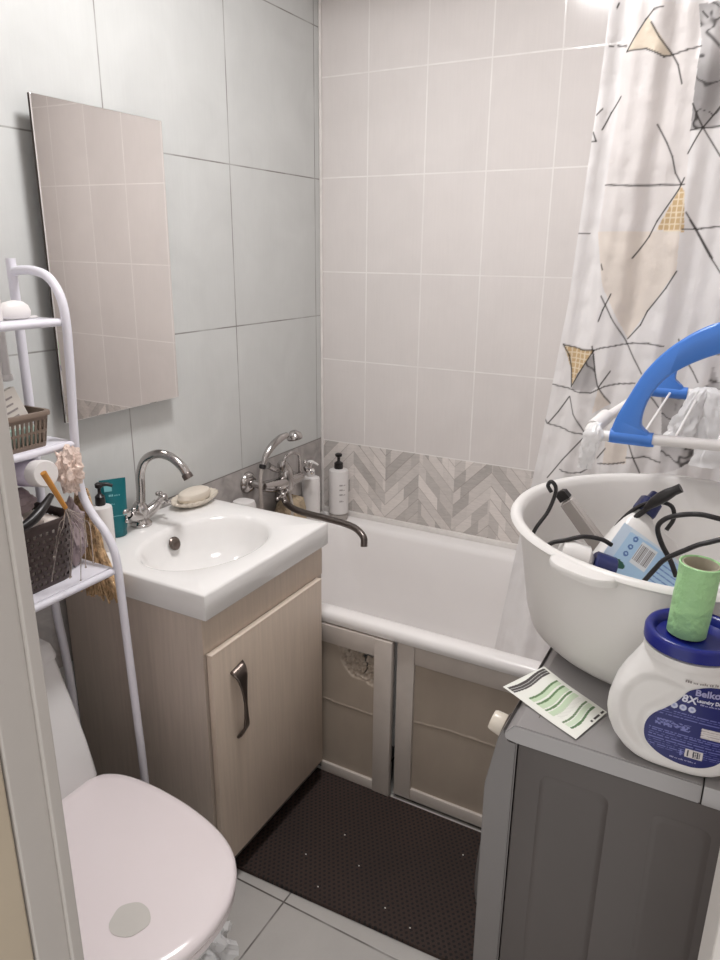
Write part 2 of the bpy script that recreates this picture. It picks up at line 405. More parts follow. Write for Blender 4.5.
# corner bead and bath-to-wall bead
struct(link('trim_1', TUBE([(.004, -.004, .52), (.004, -.004, 1.2), (.005, -.005, 1.9), (.004, -.004, ZC-.001)], .005, n=8, sm=0), M['silicone']))
struct(link('trim_2', BOX(.012, X1-.002, -.0125, -.0005, .512, .551, bev=.003), M['silicone']))
# ------------------------------------------------------------------ lamp
t = empty('ceiling_lamp', (LAMP_POS[0], LAMP_POS[1], ZC), 'round white ceiling lamp glowing above the room', 'lamp')
LX, LY = LAMP_POS[0], LAMP_POS[1]
link('lamp_base', LATHE([(.155, -.0005), (.162, -.01), (.165, -.05), (.162, -.058), (.152, -.058), (.150, -.050), (.001, -.049)], (LX, LY, ZC), n=56), M['white_plastic'], t, ang=30)
link('lamp_diffuser', LATHE([(.149, -.0505), (.149, -.0545), (.001, -.0550)], (LX, LY, ZC), n=56), M['lampglass'], t, ang=30)

# ================================================================== BATHTUB
t = empty('bathtub', (.8, -.35, 0), 'long white bathtub along the back wall with a worn front rim', 'bathtub')
bx1 = X1-.004
rings = [rrect(.03, bx1-.02, -.64, -.03, .09, .13), rrect(.02, bx1-.01, -.646, -.02, .05, .485), rrect(.006, bx1, -.655, -.016, .03, .4985),
         rrect(.004, bx1, -.694, -.014, .02, .500), rrect(.003, bx1, -.699, -.0135, .02, .512), rrect(.004, bx1, -.696, -.0135, .02, .528), rrect(.008, bx1-.004, -.688, -.014, .02, .533),
         rrect(.07, bx1-.08, -.652, -.058, .10, .532), rrect(.082, bx1-.09, -.642, -.068, .10, .526), rrect(.092, bx1-.10, -.634, -.076, .10, .51),
         rrect(.11, bx1-.14, -.62, -.09, .11, .40), rrect(.13, bx1-.2, -.60, -.11, .12, .25), rrect(.16, bx1-.26, -.57, -.14, .12, .17), rrect(.22, bx1-.33, -.52, -.19, .12, .145), rrect(.4, bx1-.5, -.4, -.3, .04, .143)]
link('tub_shell', loft(nb(), rings), M['white_enamel'], t, ang=60)
for x in (.15, 1.4):
    for y in (-.58, -.12): link('tub_foot', LATHE([(.03, 0), (.03, .01), (.014, .02), (.014, .14)], (x, y, 0), n=12), M['satin'], t)
link('drain_cap', LATHE([(.03, .144), (.03, .148), (.02, .15), (.001, .15)], (.42, -.35, 0)), M['chrome'], t)

# bath screen panels in white PVC frames
screen = empty('bath_screen', (.8, -.68, 0), 'white framed beige panel screen below the bathtub rim', 'bath screen')
def bath_panel(x0, x1, yb, z0, z1, label, stile_l, stile_r, hole=None):
    y0, y1 = yb-.018, yb
    a, b = x0+stile_l, x1-stile_r
    W, H = b-a, z1-.055-z0-.035
    nu, nv = 110, 150
    hx, hz = .57, .445
    def f(u, v):
        x = a+u*W; z = z0+.035+v*H; y = y0+.009
        if hole:
            dx, dz = (x-.566)/.088, (z-.436)/.088; d = math.sqrt(dx*dx+dz*dz)+.18*noise.noise(V((x*22, z*22, 8)))
            if d < 1:
                k = max(0, 1-d)**.6; y += .026*k+.012*min(1, k*3)*noise.noise(V((x*70, z*110, 0)))+.006*min(1, k*3)*noise.noise(V((x*190, z*260, 2)))-.004*k
        y += .0012*noise.noise(V((x*8, z*8, 3))) + (-.002 if abs(z-.262-.01*math.sin(x*9)) < .0015 else 0)
        return (x, min(y, yb+.03), z)
    def keep(i, j):
        if not hole: return True
        x = a+(i+.5)/nu*W; z = z0+.035+(j+.5)/nv*H
        lineA = abs(z-(.433-.07*(x-.51)+.0025*math.sin(x*160))) < (.0022+.005*max(0, (x-.51)/.09)) and .502 < x < .598
        xx = .560+.005*math.sin((z-.37)*90)
        lineB = abs(x-xx) < .0048*min(1, max(.3, (z-.37)/.05)) and .366 < z < .432
        return not (lineA or lineB)
    t = link('panel', grid(nb(), f, nu, nv, keep), M['panel'], screen, ang=80); t['label'] = label
    if stile_l: link('stile', BOX(x0, x0+stile_l, y0, y1, z0, z1, bev=.002), M['pvc'], t)
    if stile_r: link('stile', BOX(x1-stile_r, x1, y0-.001, y1, z0, z1, bev=.002), M['pvc'], t)
    link('rail', BOX(a+.0005, b-.0005, y0+.001, y1, z1-.055, z1, bev=.002), M['pvc'], t)
    link('rail', BOX(a+.0005, b-.0005, y0+.001, y1, z0, z0+.035, bev=.002), M['pvc'], t)
    return t
bath_panel(.425, .648, -.684, .006, .497, 'cracked dented left panel', .0, .052, hole=True)
bath_panel(.656, 1.12, -.668, .012, .497, 'long stained beige right panel', .05, .05)
# floor mat
def matf(u, v):
    x0 = .40+.022*v; x = .412+u*(1.10-.412); yn = -1.103+.030*u; y = yn+(-.7-yn)*v
    return (x, y, .001)
bm = grid(nb(), matf, 20, 12); r = bmesh.ops.extrude_face_region(bm, geom=bm.faces[:])
for g in r['geom']:
    if isinstance(g, bmesh.types.BMVert): g.co.z = .011
tag(link('floor_mat', bm, M['eva'], smooth=False), 'dark brown honeycomb foam mat lying on the floor before the bath', 'mat')
bm = nb()
random.seed(3)
for x, y in ((.614, -.886), (.695, -.955), (.639, -1.058), (.807, -1.031), (.909, -.795), (.56, -.99), (.88, -1.05)):
    b0 = nb(); ball(b0, (x, y, .0128), .0017, 1.3, 1, .8, seg=8)
    tag(link('crumb', b0, M['pale']), 'tiny pale crumb on the dark brown floor mat', 'crumb', 'crumbs on the mat')
bm.free()

# ================================================================== VANITY
t = empty('vanity_cabinet', (.22, -.945, 0), 'cream wood vanity cabinet with one door under the sink', 'cabinet')
bm = BOX(.012, .434, -1.182, -1.166, .075, .7375); box(bm, .012, .434, -.722, -.706, .075, .7375); box(bm, .012, .41, -1.166, -.722, .075, .091); box(bm, .012, .02, -1.166, -.722, .091, .7375)
link('carcass', bm, M['wood_side'], t, smooth=False)
link('front_rail', BOX(.418, .4345, -1.1655, -.7225, .6385, .7375), M['wood'], t, smooth=False)
link('front_edge', BOX(.4345, .4365, -1.182, -.706, .6505, .7375), M['wood'], t, smooth=False)
link('plinth', BOX(.385, .40, -1.15, -.725, .0, .0745), M['dark_gap'], t, smooth=False)
link('plinth', BOX(.05, .38, -1.165, -1.15, .0, .0745), M['dark_gap'], t, smooth=False)
d = link('door', BOX(.4375, .4525, -1.176, -.734, .078, .648, bev=.0015), M['wood'], t)
link('edge_band', BOX(.4372, .4528, -1.1765, -.7335, .6482, .6498), M['wood_edge'], d, smooth=False)
# bow-tie handle
def hf(u, v):
    s = u*2-1; w = (.0045+.0165*abs(s)**1.9)*(1 if s > 0 else .8); y = -1.094-.004*s+(v*2-1)*w
    x = .4565+.016*(1-abs(s)**9)-.004*s*s+.004*(v*2-1)*s*.5
    return (x, y, .493+s*(.090+.006*(v*2-1)*(1 if s > 0 else -.6)))
o = link('door_handle', grid(nb(), hf, 24, 6), M['dark_metal'], d); solid(o, .005, 0)

# sink
t = empty('sink', (.228, -.947, .738), 'white rectangular ceramic sink with oval basin on the vanity', 'sink')
SX0, SX1, SY0, SY1 = .004, .4555, -1.191, -.7055
ecx, ecy, erx, ery = .262, -.955, .135, .184
angs = sorted(set([2*PI*k/96 for k in range(96)]+[math.atan2(a-ecy, b-ecx) % (2*PI) for a in (SY0, SY1) for b in (SX0, SX1)]))
def rect_ring(ins, z):
    out = []
    for a in angs:
        c, s = math.cos(a), math.sin(a)
        tx = ((SX1-ins-ecx)/c) if c > 1e-9 else ((SX0+ins-ecx)/c if c < -1e-9 else 1e9)
        ty = ((SY1-ins-ecy)/s) if s > 1e-9 else ((SY0+ins-ecy)/s if s < -1e-9 else 1e9)
        k = min(tx, ty); out.append(V((ecx+c*k, ecy+s*k, z)))
    return out
def ell(sx, sy, z, ox=0.0):
    return [V((ecx+ox+math.cos(a)*erx*sx, ecy+math.sin(a)*ery*sy, z)) for a in angs]
rings = [ell(.9, .9, .7385), rect_ring(.03, .7385), rect_ring(.0025, .7385), rect_ring(0, .741), rect_ring(0, .7945), rect_ring(.002, .7985), rect_ring(.006, .8),
         ell(1.06, 1.05, .7995), ell(1.0, 1.0, .796), ell(.965, .965, .788), ell(.92, .92, .77), ell(.84, .84, .73), ell(.68, .68, .70), ell(.42, .42, .686), ell(.12, .1, .683)]
rings2 = [ell(.12, .1, .672), ell(.45, .45, .675), ell(.72, .72, .69), ell(.88, .88, .72), ell(.9, .9, .7385)]
bm = loft(nb(), rings+rings2[:-1], False, False, loop=True)
link('sink_bowl', bm, M['ceramic'], t, ang=50)
link('overflow_cap', LATHE([(.0175, 0), (.0175, .003), (.014, .0055), (.011, .004), (.001, .003)], (.1475, -.948, .763), axis=(1, -.03, .40), n=24), M['dark_metal'], t)
link('sink_drain', LATHE([(.021, .684), (.021, .687), (.012, .689), (.001, .689)], (ecx, ecy, 0), n=24), M['chrome'], t)

# cross handle
def cross(bm, c, ax, r=.020, roll=.4):
    c = V(c); ax = V(ax).normalized(); lathe(bm, [(.009, -.012), (.011, 0), (.010, .010), (.005, .016), (.001, .017)], c, ax, n=14)
    ref = V((0, 0, 1)) if abs(ax.z) < .8 else V((1, 0, 0)); e1 = ax.cross(ref).normalized(); e2 = ax.cross(e1)
    for k in range(4):
        a = roll+k*PI/2; d = e1*math.cos(a)+e2*math.sin(a); p = c+ax*.004
        tube(bm, [p+d*.005, p+d*.7*r, p+d*r], lambda t: .0038-.0008*t, n=10, sm=0); ball(bm, p+d*(r+.003), .0062, seg=12)
    return bm
t = empty('sink_faucet', (.052, -.962, .8), 'chrome two-handle faucet with tall curved spout on the sink', 'faucet')
fc = V((.052, -.962, .8))
bm = LATHE([(.027, .0005), (.027, .006), (.021, .012), (.019, .03), (.022, .045), (.017, .055), (.012, .062)], fc, n=28)
for s in (-1, 1): tube(bm, [fc+V((0, 0, .022)), fc+V((.008, s*.03, .034)), fc+V((.013, s*.05, .047))], lambda t: .0175-.005*t, n=16)
link('faucet_body', bm, M['chrome'], t)
for s in (-1, 1): link('tap_handle', cross(nb(), fc+V((.017, s*.062, .055)), (.25, s*.8, .55), r=.019), M['chrome'], t)
link('spout', TUBE([fc+V((.0, .004, .055)), fc+V((-.004, .012, .09)), fc+V((-.004, .016, .135)), fc+V((.012, .020, .170)), fc+V((.046, .026, .1885)), fc+V((.086, .031, .186)), fc+V((.118, .035, .165)), fc+V((.132, .037, .145))], .0112, n=16), M['chrome'], t)
link('aerator', LATHE([(.0118, -.004), (.0132, 0), (.0132, .010), (.007, .011)], fc+V((.131, .0368, .145)), (.5, .13, -.85), n=18), M['satin'], t)

# soap dish with soap
t = empty('soap_dish', (.058, -.770, .8), 'ivory oval soap dish with scalloped rim on the sink back', 'dish')
def oval(cx, cy, rx, ry, z, sc=0.0, k=22, rot=0.0, n=88):
    out = []
    for i in range(n):
        a = 2*PI*i/n; s = 1+sc*math.cos(k*a); x, y = rx*s*math.cos(a), ry*s*math.sin(a)
        out.append(V((cx+x*math.cos(rot)-y*math.sin(rot), cy+x*math.sin(rot)+y*math.cos(rot), z)))
    return out
sc = (.060, -.768)
rings = [oval(*sc, .028, .046, .8008), oval(*sc, .033, .052, .803, .01), oval(*sc, .043, .073, .814, .045), oval(*sc, .047, .080, .820, .05), oval(*sc, .0465, .079, .823, .04), oval(*sc, .040, .070, .8185, .01), oval(*sc, .03, .05, .810), oval(*sc, .01, .02, .808)]
link('dish', loft(nb(), rings), M['ivory'], t)
tag(link('soap_bar', loft(nb(), [oval(*sc, .020, .036, .8110), oval(*sc, .031, .052, .816), oval(*sc, .034, .057, .826), oval(*sc, .031, .052, .837), oval(*sc, .022, .038, .843), oval(*sc, .008, .016, .845)]), M['soap']), 'cream bar of soap lying in the scalloped soap dish', 'soap')

# pump bottle builder
def pump_bottle(x, y, z, r, h, m, pm, label, cat_label=None, nozzle=(1, 0, 0), neck=.02, pump_h=.05, bottom_clear=False, head=.022):
    t = empty('pump_bottle', (x, y, z), label, 'bottle')
    o = (x, y, z)
    link('bottle_body', LATHE([(r*.9, .0006), (r, .004), (r, h*.93), (r*.94, h*.975), (r*.6, h), (r*.4, h+.001)], o, n=28), m, t)
    bm = LATHE([(r*.42, h+.0012), (r*.46, h+.004), (r*.44, h+.022), (r*.2, h+.028), (r*.15, h+.03), (r*.15, h+pump_h-.012), (r*.34, h+pump_h-.008), (r*.36, h+pump_h), (r*.2, h+pump_h+.003)], o, n=20)
    d = V(nozzle).normalized(); p = V(o)+V((0, 0, h+pump_h-.003))
    tube(bm, [p, p+d*head*.7+V((0, 0, .001)), p+d*head*1.35+V((0, 0, -.004))], lambda t: .0055-.002*t, n=10)
    link('pump', bm, pm, t)
    return t
pb = pump_bottle(.092, -1.118, .8, .025, .108, M['white_plastic'], M['black'], 'white bottle with black pump on the left end of the sink', nozzle=(.5, .55, 0), pump_h=.052)
# teal tube standing on its cap
t = empty('cosmetic_tube', (.060, -1.030, .8), 'teal squeeze tube standing on its cap behind the black-pump bottle', 'tube')
def sq(u, z, w, d, cx=.055, cy=-1.045, yawt=-.55):
    n = 32; out = []
    for i in range(n):
        a = 2*PI*i/n; px, py = d*math.cos(a), w*math.sin(a)
        out.append(V((cx+px*math.cos(yawt)-py*math.sin(yawt), cy+px*math.sin(yawt)+py*math.cos(yawt), z)))
    return out
link('tube_body', loft(nb(), [sq(0, .8165, .024, .018), sq(0, .83, .027, .018), sq(0, .87, .029, .014), sq(0, .91, .030, .008), sq(0, .938, .031, .003), sq(0, .946, .031, .0018)]), M['teal'], t)
link('tube_cap', loft(nb(), [sq(0, .8005, .021, .016), sq(0, .803, .0235, .0175), sq(0, .8163, .0235, .0178)]), M['teal'], t)
def tubef(x, y, z):  # label lettering on the broad face
    q = Quaternion((0, 0, 1), -.55); k = min(1, max(0, (y-.83)/.11)); dd = .0185-.0155*k
    p = V((.055, -1.045, 0))+q@V((dd+.0012+z, x, 0)); return V((p.x, p.y, y))
print_row(.026, .0050, lambda x, y, z: tubef(x-.013, y+.905, z), 'lettering', M['teal2'], t)
print_row(.012, .0032, lambda x, y, z: tubef(x-.013, y+.885, z), 'lettering', M['teal2'], t)
bm = nb(); grid(bm, lambda u, v: tubef(-.022+u*.018, .918+v*.014, .0), 4, 4); link('label_patch', bm, M['teal2'], t)
bm = nb(); grid(bm, lambda u, v: tubef(-.024+u*.048, .8555+v*.0015, .0), 12, 1); link('label_line', bm, M['teal2'], t)

# mirror
t = empty('wall_mirror', (.02, -.96, 1.435), 'frameless rectangular mirror hung on the left wall above the sink', 'mirror')
def lean(bm):
    for v in bm.verts: v.co.x += (v.co.z-1.101)*.006
    return bm
link('mirror_backing', lean(BOX(.030, .0345, -1.142, -.780, 1.101, 1.766)), M['dark_gap'], t, smooth=False)
link('mirror_glass', lean(BOX(.0346, .0385, -1.142, -.780, 1.101, 1.766, bev=.0012)), M['mirror'], t, smooth=False)
for y in (-1.09, -.83): link('mirror_bracket', BOX(.0005, .0298, y-.012, y+.012, 1.60, 1.66), M['satin'], t, smooth=False)

# ================================================================== BATH MIXER
t = empty('bath_mixer', (.06, -.33, .75), 'old chrome bath mixer with cross handles and long swivel spout', 'faucet')
bm = TUBE([(.062, -.455, .762), (.068, -.40, .752), (.07, -.33, .748), (.068, -.25, .742)], lambda u: .017+.006*math.sin(u*PI), n=18)
lathe(bm, [(.024, -.03), (.027, -.01), (.024, .03), (.017, .045), (.012, .05)], (.07, -.34, .755), n=20)
lathe(bm, [(.018, 0), (.018, .02), (.012, .03)], (.07, -.355, .795), (.1, -.15, 1), n=18)
for y, z in ((-.455, .762), (-.25, .742)): tube(bm, [(.012, y, z+.004), (.04, y, z+.002), (.066, y+.002, z)], .0115, n=14)
link('mixer_body', bm, M['chrome'], t)
for y, z in ((-.455, .766), (-.25, .746)): link('escutcheon', LATHE([(.036, .0008), (.035, .006), (.026, .017), (.014, .020)], (0, y, z), (1, 0, 0), n=28), M['chrome'], t)
link('mixer_handle', cross(nb(), (.098, -.405, .727), (1, -.25, .1), r=.021, roll=.3), M['chrome'], t)
link('mixer_handle', cross(nb(), (.075, -.215, .765), (.5, 1, .2), r=.021, roll=.7), M['chrome'], t)
link('bath_spout', TUBE([(.075, -.365, .735), (.082, -.372, .705), (.105, -.382, .687), (.16, -.398, .68), (.26, -.41, .68), (.34, -.417, .678), (.385, -.425, .672), (.415, -.435, .655), (.42, -.440, .628)], .0105, n=16), M['satin'], t)
link('diverter_arm', TUBE([(.072, -.355, .818), (.075, -.345, .836), (.078, -.31, .842), (.076, -.27, .825), (.07, -.255, .79), (.066, -.25, .755)], .006, n=12), M['chrome'], t)
link('shower_cradle', TUBE([(.07, -.385, .80), (.08, -.42, .815), (.09, -.463, .838)], lambda u: .009+.002*u, n=14), M['chrome'], t)
t = empty('pipe_cover', (.02, -.25, .70), 'shiny chrome box on the wall behind the bath mixer', 'cover')
link('cover_shell', BOX(.0006, .036, -.312, -.195, .655, .728, bev=.005), M['chrome'], t)
# hand shower
t = empty('hand_shower', (.09, -.48, .85), 'chrome hand shower with white hose resting in the mixer cradle', 'shower head')
link('shower_handle', TUBE([(.094, -.492, .848), (.094, -.478, .872), (.096, -.448, .897), (.10, -.405, .9145), (.102, -.375, .918)], lambda u: .0075+.0035*math.sin(u*PI)+.002*u, n=14), M['chrome'], t)
bm = LATHE([(.001, -.012), (.010, -.010), (.024, .002), (.0265, .010), (.026, .015)], (.104, -.338, .915), (.15, .1, -1), n=28)
link('shower_head', bm, M['chrome'], t)
link('shower_face', LATHE([(.0255, 0), (.024, .003), (.001, .004)], V((.104, -.338, .915))+V((.15, .1, -1)).normalized()*.0152, (.15, .1, -1), n=28), M['satin'], t)
link('shower_collar', LATHE([(.008, -.006), (.011, -.003), (.011, .006), (.008, .008)], (.0935, -.496, .842), (0, .45, .9), n=16), M['black'], t)
link('shower_hose', TUBE([(.093, -.499, .836), (.094, -.508, .81), (.096, -.513, .77), (.095, -.508, .72), (.088, -.50, .66), (.083, -.47, .60), (.085, -.40, .57), (.09, -.35, .60), (.082, -.325, .66), (.07, -.33, .725)], .0058, n=12), mat('grey_hose', hexc(190, 182, 176), .3, .6, bump=.5, bscale=300), t)
# things on the tub ledge
pump_bottle(.045, -.150, .5345, .033, .178, M['white_plastic'], M['white_plastic'], 'plain white pump bottle with white pump in the tub corner', nozzle=(.8, .1, -.1), pump_h=.055)
t = pump_bottle(.102, -.052, .556, .036, .168, M['white_plastic'], M['black'], 'white bottle with black pump and clear foot in the tub corner', nozzle=(-.3, -1, 0), pump_h=.055, head=.008)
t.name = 'pump_bottle_clear'; t.name = 'pump_bottle'
link('clear_foot', LATHE([(.034, .0), (.034, .0205), (.030, .0215)], (.102, -.052, .5342), n=28), M['grey_plastic'], t)
def cyl_text(cx, cy, r, a0, z0): return lambda x, y, z: V((cx+(r+.0008+z)*math.cos(a0+x/r), cy+(r+.0008+z)*math.sin(a0+x/r), z0+y))
for k, (wd_, zz) in enumerate(((.026, .668), (.020, .650), (.024, .632), (.016, .607))):
    print_row(wd_, .0055, cyl_text(.102, -.052, .036, -.95, zz), 'lettering', M['grey_print'], t)
tag(link('bath_sponge', loft(nb(), [oval(.055, -.295, .034, .066, .5345), oval(.055, -.295, .042, .08, .56, .04, 5), oval(.053, -.297, .04, .075, .63, .05, 7), oval(.055, -.295, .034, .06, .665, .05, 6), oval(.055, -.295, .02, .03, .678, .03, 5)]), M['sponge']), 'large beige sponge on the tub corner below the bath mixer', 'sponge')
tag(link('white_jar', loft(nb(), [rrect(.010, .075, -.56, -.50, .02, .5345), rrect(.008, .077, -.562, -.498, .022, .545), rrect(.008, .077, -.562, -.498, .022, .72), rrect(.012, .073, -.558, -.502, .02, .733), rrect(.02, .065, -.55, -.51, .015, .736)]), M['white_plastic']), 'white container just behind the far corner of the sink', 'container')

# ================================================================== TOILET
TY = -1.537
t = empty('toilet', (.4, TY, 0), 'white toilet with closed lid in front of the vanity', 'toilet')
prof = [(.285, .150), (.30, .178), (.34, .197), (.40, .2035), (.46, .202), (.52, .196), (.58, .184), (.63, .168), (.67, .146), (.70, .117), (.72, .086), (.733, .052), (.7385, .018)]
def lidring(s, z, dx=0.0):
    pts = prof+[(x, -w) for x, w in prof[::-1]]
    cx = .50; out = []
    P = smoothpath([(x, w, 0) for x, w in pts]+[(prof[0][0], prof[0][1], 0)], 3)[:-1]
    return [V((cx+(p.x-cx)*s+dx, TY+p.y*s, z)) for p in P]
link('seat_lid', loft(nb(), [lidring(.965, .404), lidring(.995, .407), lidring(1.0, .414), lidring(.992, .420), lidring(.965, .4245), lidring(.9, .4265), lidring(.5, .4275), lidring(.1, .4275)]), M['toilet'], t, ang=50)
link('seat_ring', loft(nb(), [lidring(.95, .386), lidring(.985, .389), lidring(.985, .4), lidring(.95, .4035)]), M['toilet'], t, ang=50)
link('bowl', loft(nb(), [lidring(.50, 0.0005, -.06), lidring(.52, .05, -.06), lidring(.5, .14, -.06), lidring(.62, .22, -.05), lidring(.80, .29, -.03), lidring(.92, .34, -.01), lidring(.955, .37, -.004), lidring(.945, .3855, 0)]), M['toilet_c'], t, ang=60)
link('tank_neck', BOX(.10, .33, TY-.10, TY+.10, .25, .385, bev=.02, seg=3), M['toilet_c'], t)
def tr(x1, w, z, r=.014): return rrect(.015, x1+.006, TY-w-.003, TY+w+.003, r, z)
link('tank', loft(nb(), [tr(.262, .150, .3865), tr(.280, .165, .395), tr(.286, .171, .42), tr(.262, .174, .49), tr(.236, .176, .555), tr(.212, .177, .61), tr(.188, .178, .665)]), M['toilet_c'], t, ang=50)
link('tank_lid', loft(nb(), [tr(.190, .181, .6655), tr(.190, .182, .672), tr(.178, .179, .693), tr(.160, .170, .703), tr(.13, .15, .7065)]), M['toilet_c'], t, ang=50)
link('flush_button', LATHE([(.02, .7066), (.02, .712), (.016, .714), (.001, .714)], (.09, TY, 0)), M['chrome'], t)
for s in (-1, 1): link('hinge', TUBE([(.297, TY+s*.10-.02, .410), (.297, TY+s*.10+.02, .410)], .008, sm=0), M['toilet'], t)
bm = nb(); 
ring = [V((.615+.0325*(1+.05*math.sin(5*a))*math.cos(a), -1.590+.0325*(1+.04*math.sin(3*a+1))*math.sin(a), .4276)) for a in [2*PI*k/32 for k in range(32)]]
bm = loft(nb(), [ring, [p+V((0, 0, .0004)) for p in ring]])
link('worn_sticker', bm, mat('sticker_residue', hexc(200, 196, 190), .6, var=.05), t)

# crumpled plastic bag on the floor beside the bowl
def crumple(name, c, r, sx, sy, sz, seed, amp, m, seg=28):
    bm = nb(); bmesh.ops.create_icosphere(bm, subdivisions=4, radius=1)
    for v in bm.verts:
        d = v.co.normalized(); k = 1+amp*noise.noise(d*2.2+V((seed, 0, 0)))*1.6+amp*.8*noise.noise(d*5+V((0, seed, 0)))+amp*.5*noise.noise(d*11+V((0, 0, seed)))
        v.co = V((d.x*sx, d.y*sy, d.z*sz))*r*k
    mz = min(v.co.z for v in bm.verts)
    for v in bm.verts: v.co += V((c[0], c[1], c[2]-mz))
    return link(name, bm, m, ang=30)
tag(crumple('plastic_bag', (.52, -1.33, .001), .05, 1.2, .9, .8, 4, .45, M['bag']), 'crumpled clear plastic bag on the floor beside the toilet', 'bag')

# ================================================================== SHELF RACK
RY, RL = -1.25, -1.775
t = empty('shelf_rack', (.16, -1.5, 0), 'white tubular shelf rack standing over the toilet', 'shelf')
fp = [(.072, 1.430), (.09, 1.433), (.13, 1.433), (.169, 1.422), (.196, 1.39), (.205, 1.345), (.203, 1.27), (.197, 1.188), (.191, 1.10), (.189, 1.05), (.197, .99), (.222, .95), (.252, .92), (.272, .885), (.279, .84), (.285, .678), (.291, .531), (.298, .322), (.303, .01)]
for y, lab in ((RY, 0), (RL, 1)):
    link('front_post', TUBE([(x, y, z) for x, z in fp], .0088, n=14, sm=4), M['white_paint'], t)
    link('rear_post', TUBE([(.066, y, 1.455), (.066, y, 1.2), (.063, y, .9), (.063, y, .72), (.078, y, .58), (.084, y, .46), (.084, y, .01)], .0095, n=14, sm=4), M['white_paint'], t)
    link('post_foot', LATHE([(.014, .0005), (.014, .01), (.011, .03)], (.3032, y, 0), n=14), M['white_plastic'], t)
    link('post_foot', LATHE([(.014, .0005), (.014, .01), (.011, .03)], (.084, y, 0), n=14), M['white_plastic'], t)
def shelf(z, x1, x0=.055):
    bm = BOX(x0+.012, x1-.010, RL+.004, RY-.004, z-.004, z, bev=.001)
    tube(bm, [(x1-.003, RL+.001, z-.007), (x1-.003, RY-.001, z-.007)], .0075, n=12, sm=0)
    tube(bm, [(x0+.012, RL+.001, z-.006), (x0+.012, RY-.001, z-.006)], .006, n=10, sm=0)
    return link('shelf_board', bm, M['white_paint'], t)
shelf(1.347, .200); shelf(1.106, .193); shelf(.845, .275)
# wall pipe seen behind the rack
o = link('water_pipe', TUBE([(.022, -1.262, 2.49), (.022, -1.262, 1.8), (.022, -1.262, 1.225)], .0085, sm=0), M['white_plastic'])
bm = nb(); bm.from_mesh(o.data); bm.free()
tag(o, 'white capped pipe running down the left wall behind the shelf rack', 'pipe')
link('pipe_cap', LATHE([(.008, 0), (.0125, .002), (.0125, .010), (.010, .014)], (.022, -1.262, 1.212), n=16), M['white_plastic'], o)

# --- top shelf
zt = 1.3478
t = empty('hair_clip_case', (.15, -1.318, zt), 'white rounded plastic case lying on the top rack shelf', 'case')
link('case_body', loft(nb(), [[V((.150+.020*s*math.cos(a)*.9, -1.318+.034*s*math.sin(a)*(1 if math.sin(a) < 0 else .95), zt+h)) for a in [2*PI*k/32 for k in range(32)]] for s, h in ((.8, .001), (1, .006), (1.02, .014), (.9, .024), (.6, .031), (.15, .034))]), M['white_plastic'], t)
link('case_tab', BOX(.150, .160, -1.30, -1.276, zt+.0004, zt+.004, bev=.001), M['white_plastic'], t)
tag(link('medicine_box', BOX(.148, .172, -1.410, -1.358, zt+.0006, zt+.055, bev=.001), M['white_plastic'], smooth=False), 'white box standing at the left on the top rack shelf', 'box')
# --- middle shelf: small grey-brown slotted basket
zt = 1.1065
def slotbasket(name, x0, x1, y0, y1, z0, h, flare, m, label):
    t = empty(name, ((x0+x1)/2, (y0+y1)/2, z0), label, 'basket')
    def ringpts(k):
        f = flare*k; return rrect(x0-f, x1+f, y0-f, y1+f, .012, z0+.001+h*k, n=3)
    nz = 26
    per = []
    base = rrect(x0, x1, y0, y1, .012, 0, n=3)
    # resample perimeter
    L = [0]
    for a, b in zip(base, base[1:]+base[:1]): L.append(L[-1]+(b-a).length)
    n = int(L[-1]/.0022); n -= n % 4
    def at(s, ring):
        s = s*L[-1]
        for i in range(len(ring)):
            if L[i+1] >= s-1e-9:
                k = (s-L[i])/max(1e-9, L[i+1]-L[i]); return ring[i].lerp(ring[(i+1) % len(ring)], k)
        return ring[0]
    vs = []; bm = nb()
    for j in range(nz+1):
        rg = ringpts(j/nz); vs.append([bm.verts.new(at(i/n, rg)) for i in range(n)])
    for j in range(nz):
        for i in range(n):
            slot = (i % 4 < 2) and (3 <= j < 11 or 13 <= j < 21)
            if slot: continue
            bm.faces.new((vs[j][i], vs[j][(i+1) % n], vs[j+1][(i+1) % n], vs[j+1][i]))
    bm.faces.new(vs[0][::-1])
    for v in [v for v in bm.verts if not v.link_faces]: bm.verts.remove(v)
    o = link('basket_wall', bm, m, t, smooth=False); solid(o, .0022, 1)
    rg = ringpts(1); rings = []
    for k in range(len(rg)):
        pass
    bm = nb(); cx, cy = (x0+x1)/2, (y0+y1)/2; ff = flare
    R = [rrect(x0-ff-a, x1+ff+a, y0-ff-a, y1+ff+a, .014, z0+.001+h+zz, n=3) for a, zz in ((-.002, -.006), (.0045, -.006), (.005, 0), (.0035, .003), (-.002, .003))]
    loft(bm, R, loop=True); link('basket_rim', bm, m, t, ang=50)
    return t
slotbasket('slotted_basket', .082, .180, -1.432, -1.304, zt, .066, .007, M['basket_brown'], 'small grey-brown slotted basket on the middle rack shelf')
t = empty('paper_box', (.14, -1.35, 1.12), 'pale printed carton leaning upright in the grey-brown basket', 'box')
q = Matrix.Translation(V((.150, -1.326, 1.116))) @ Matrix.Rotation(.30, 4, 'X') @ Matrix.Rotation(-.15, 4, 'Y')
link('carton', xform(BOX(-.008, .008, -.024, .024, 0, .105, bev=.001), q), M['pale'], t, smooth=False)
for k in range(4):
    bm = BOX(.0082, .0086, -.018, .010-.004*(k % 2), .088-.012*k, .0915-.012*k); link('print_line', xform(bm, q), M['grey_print'], t, smooth=False)
link('print_patch', xform(BOX(.0082, .0086, .002, .020, .022, .042), q), M['grey_plastic'], t, smooth=False)
bm = nb()
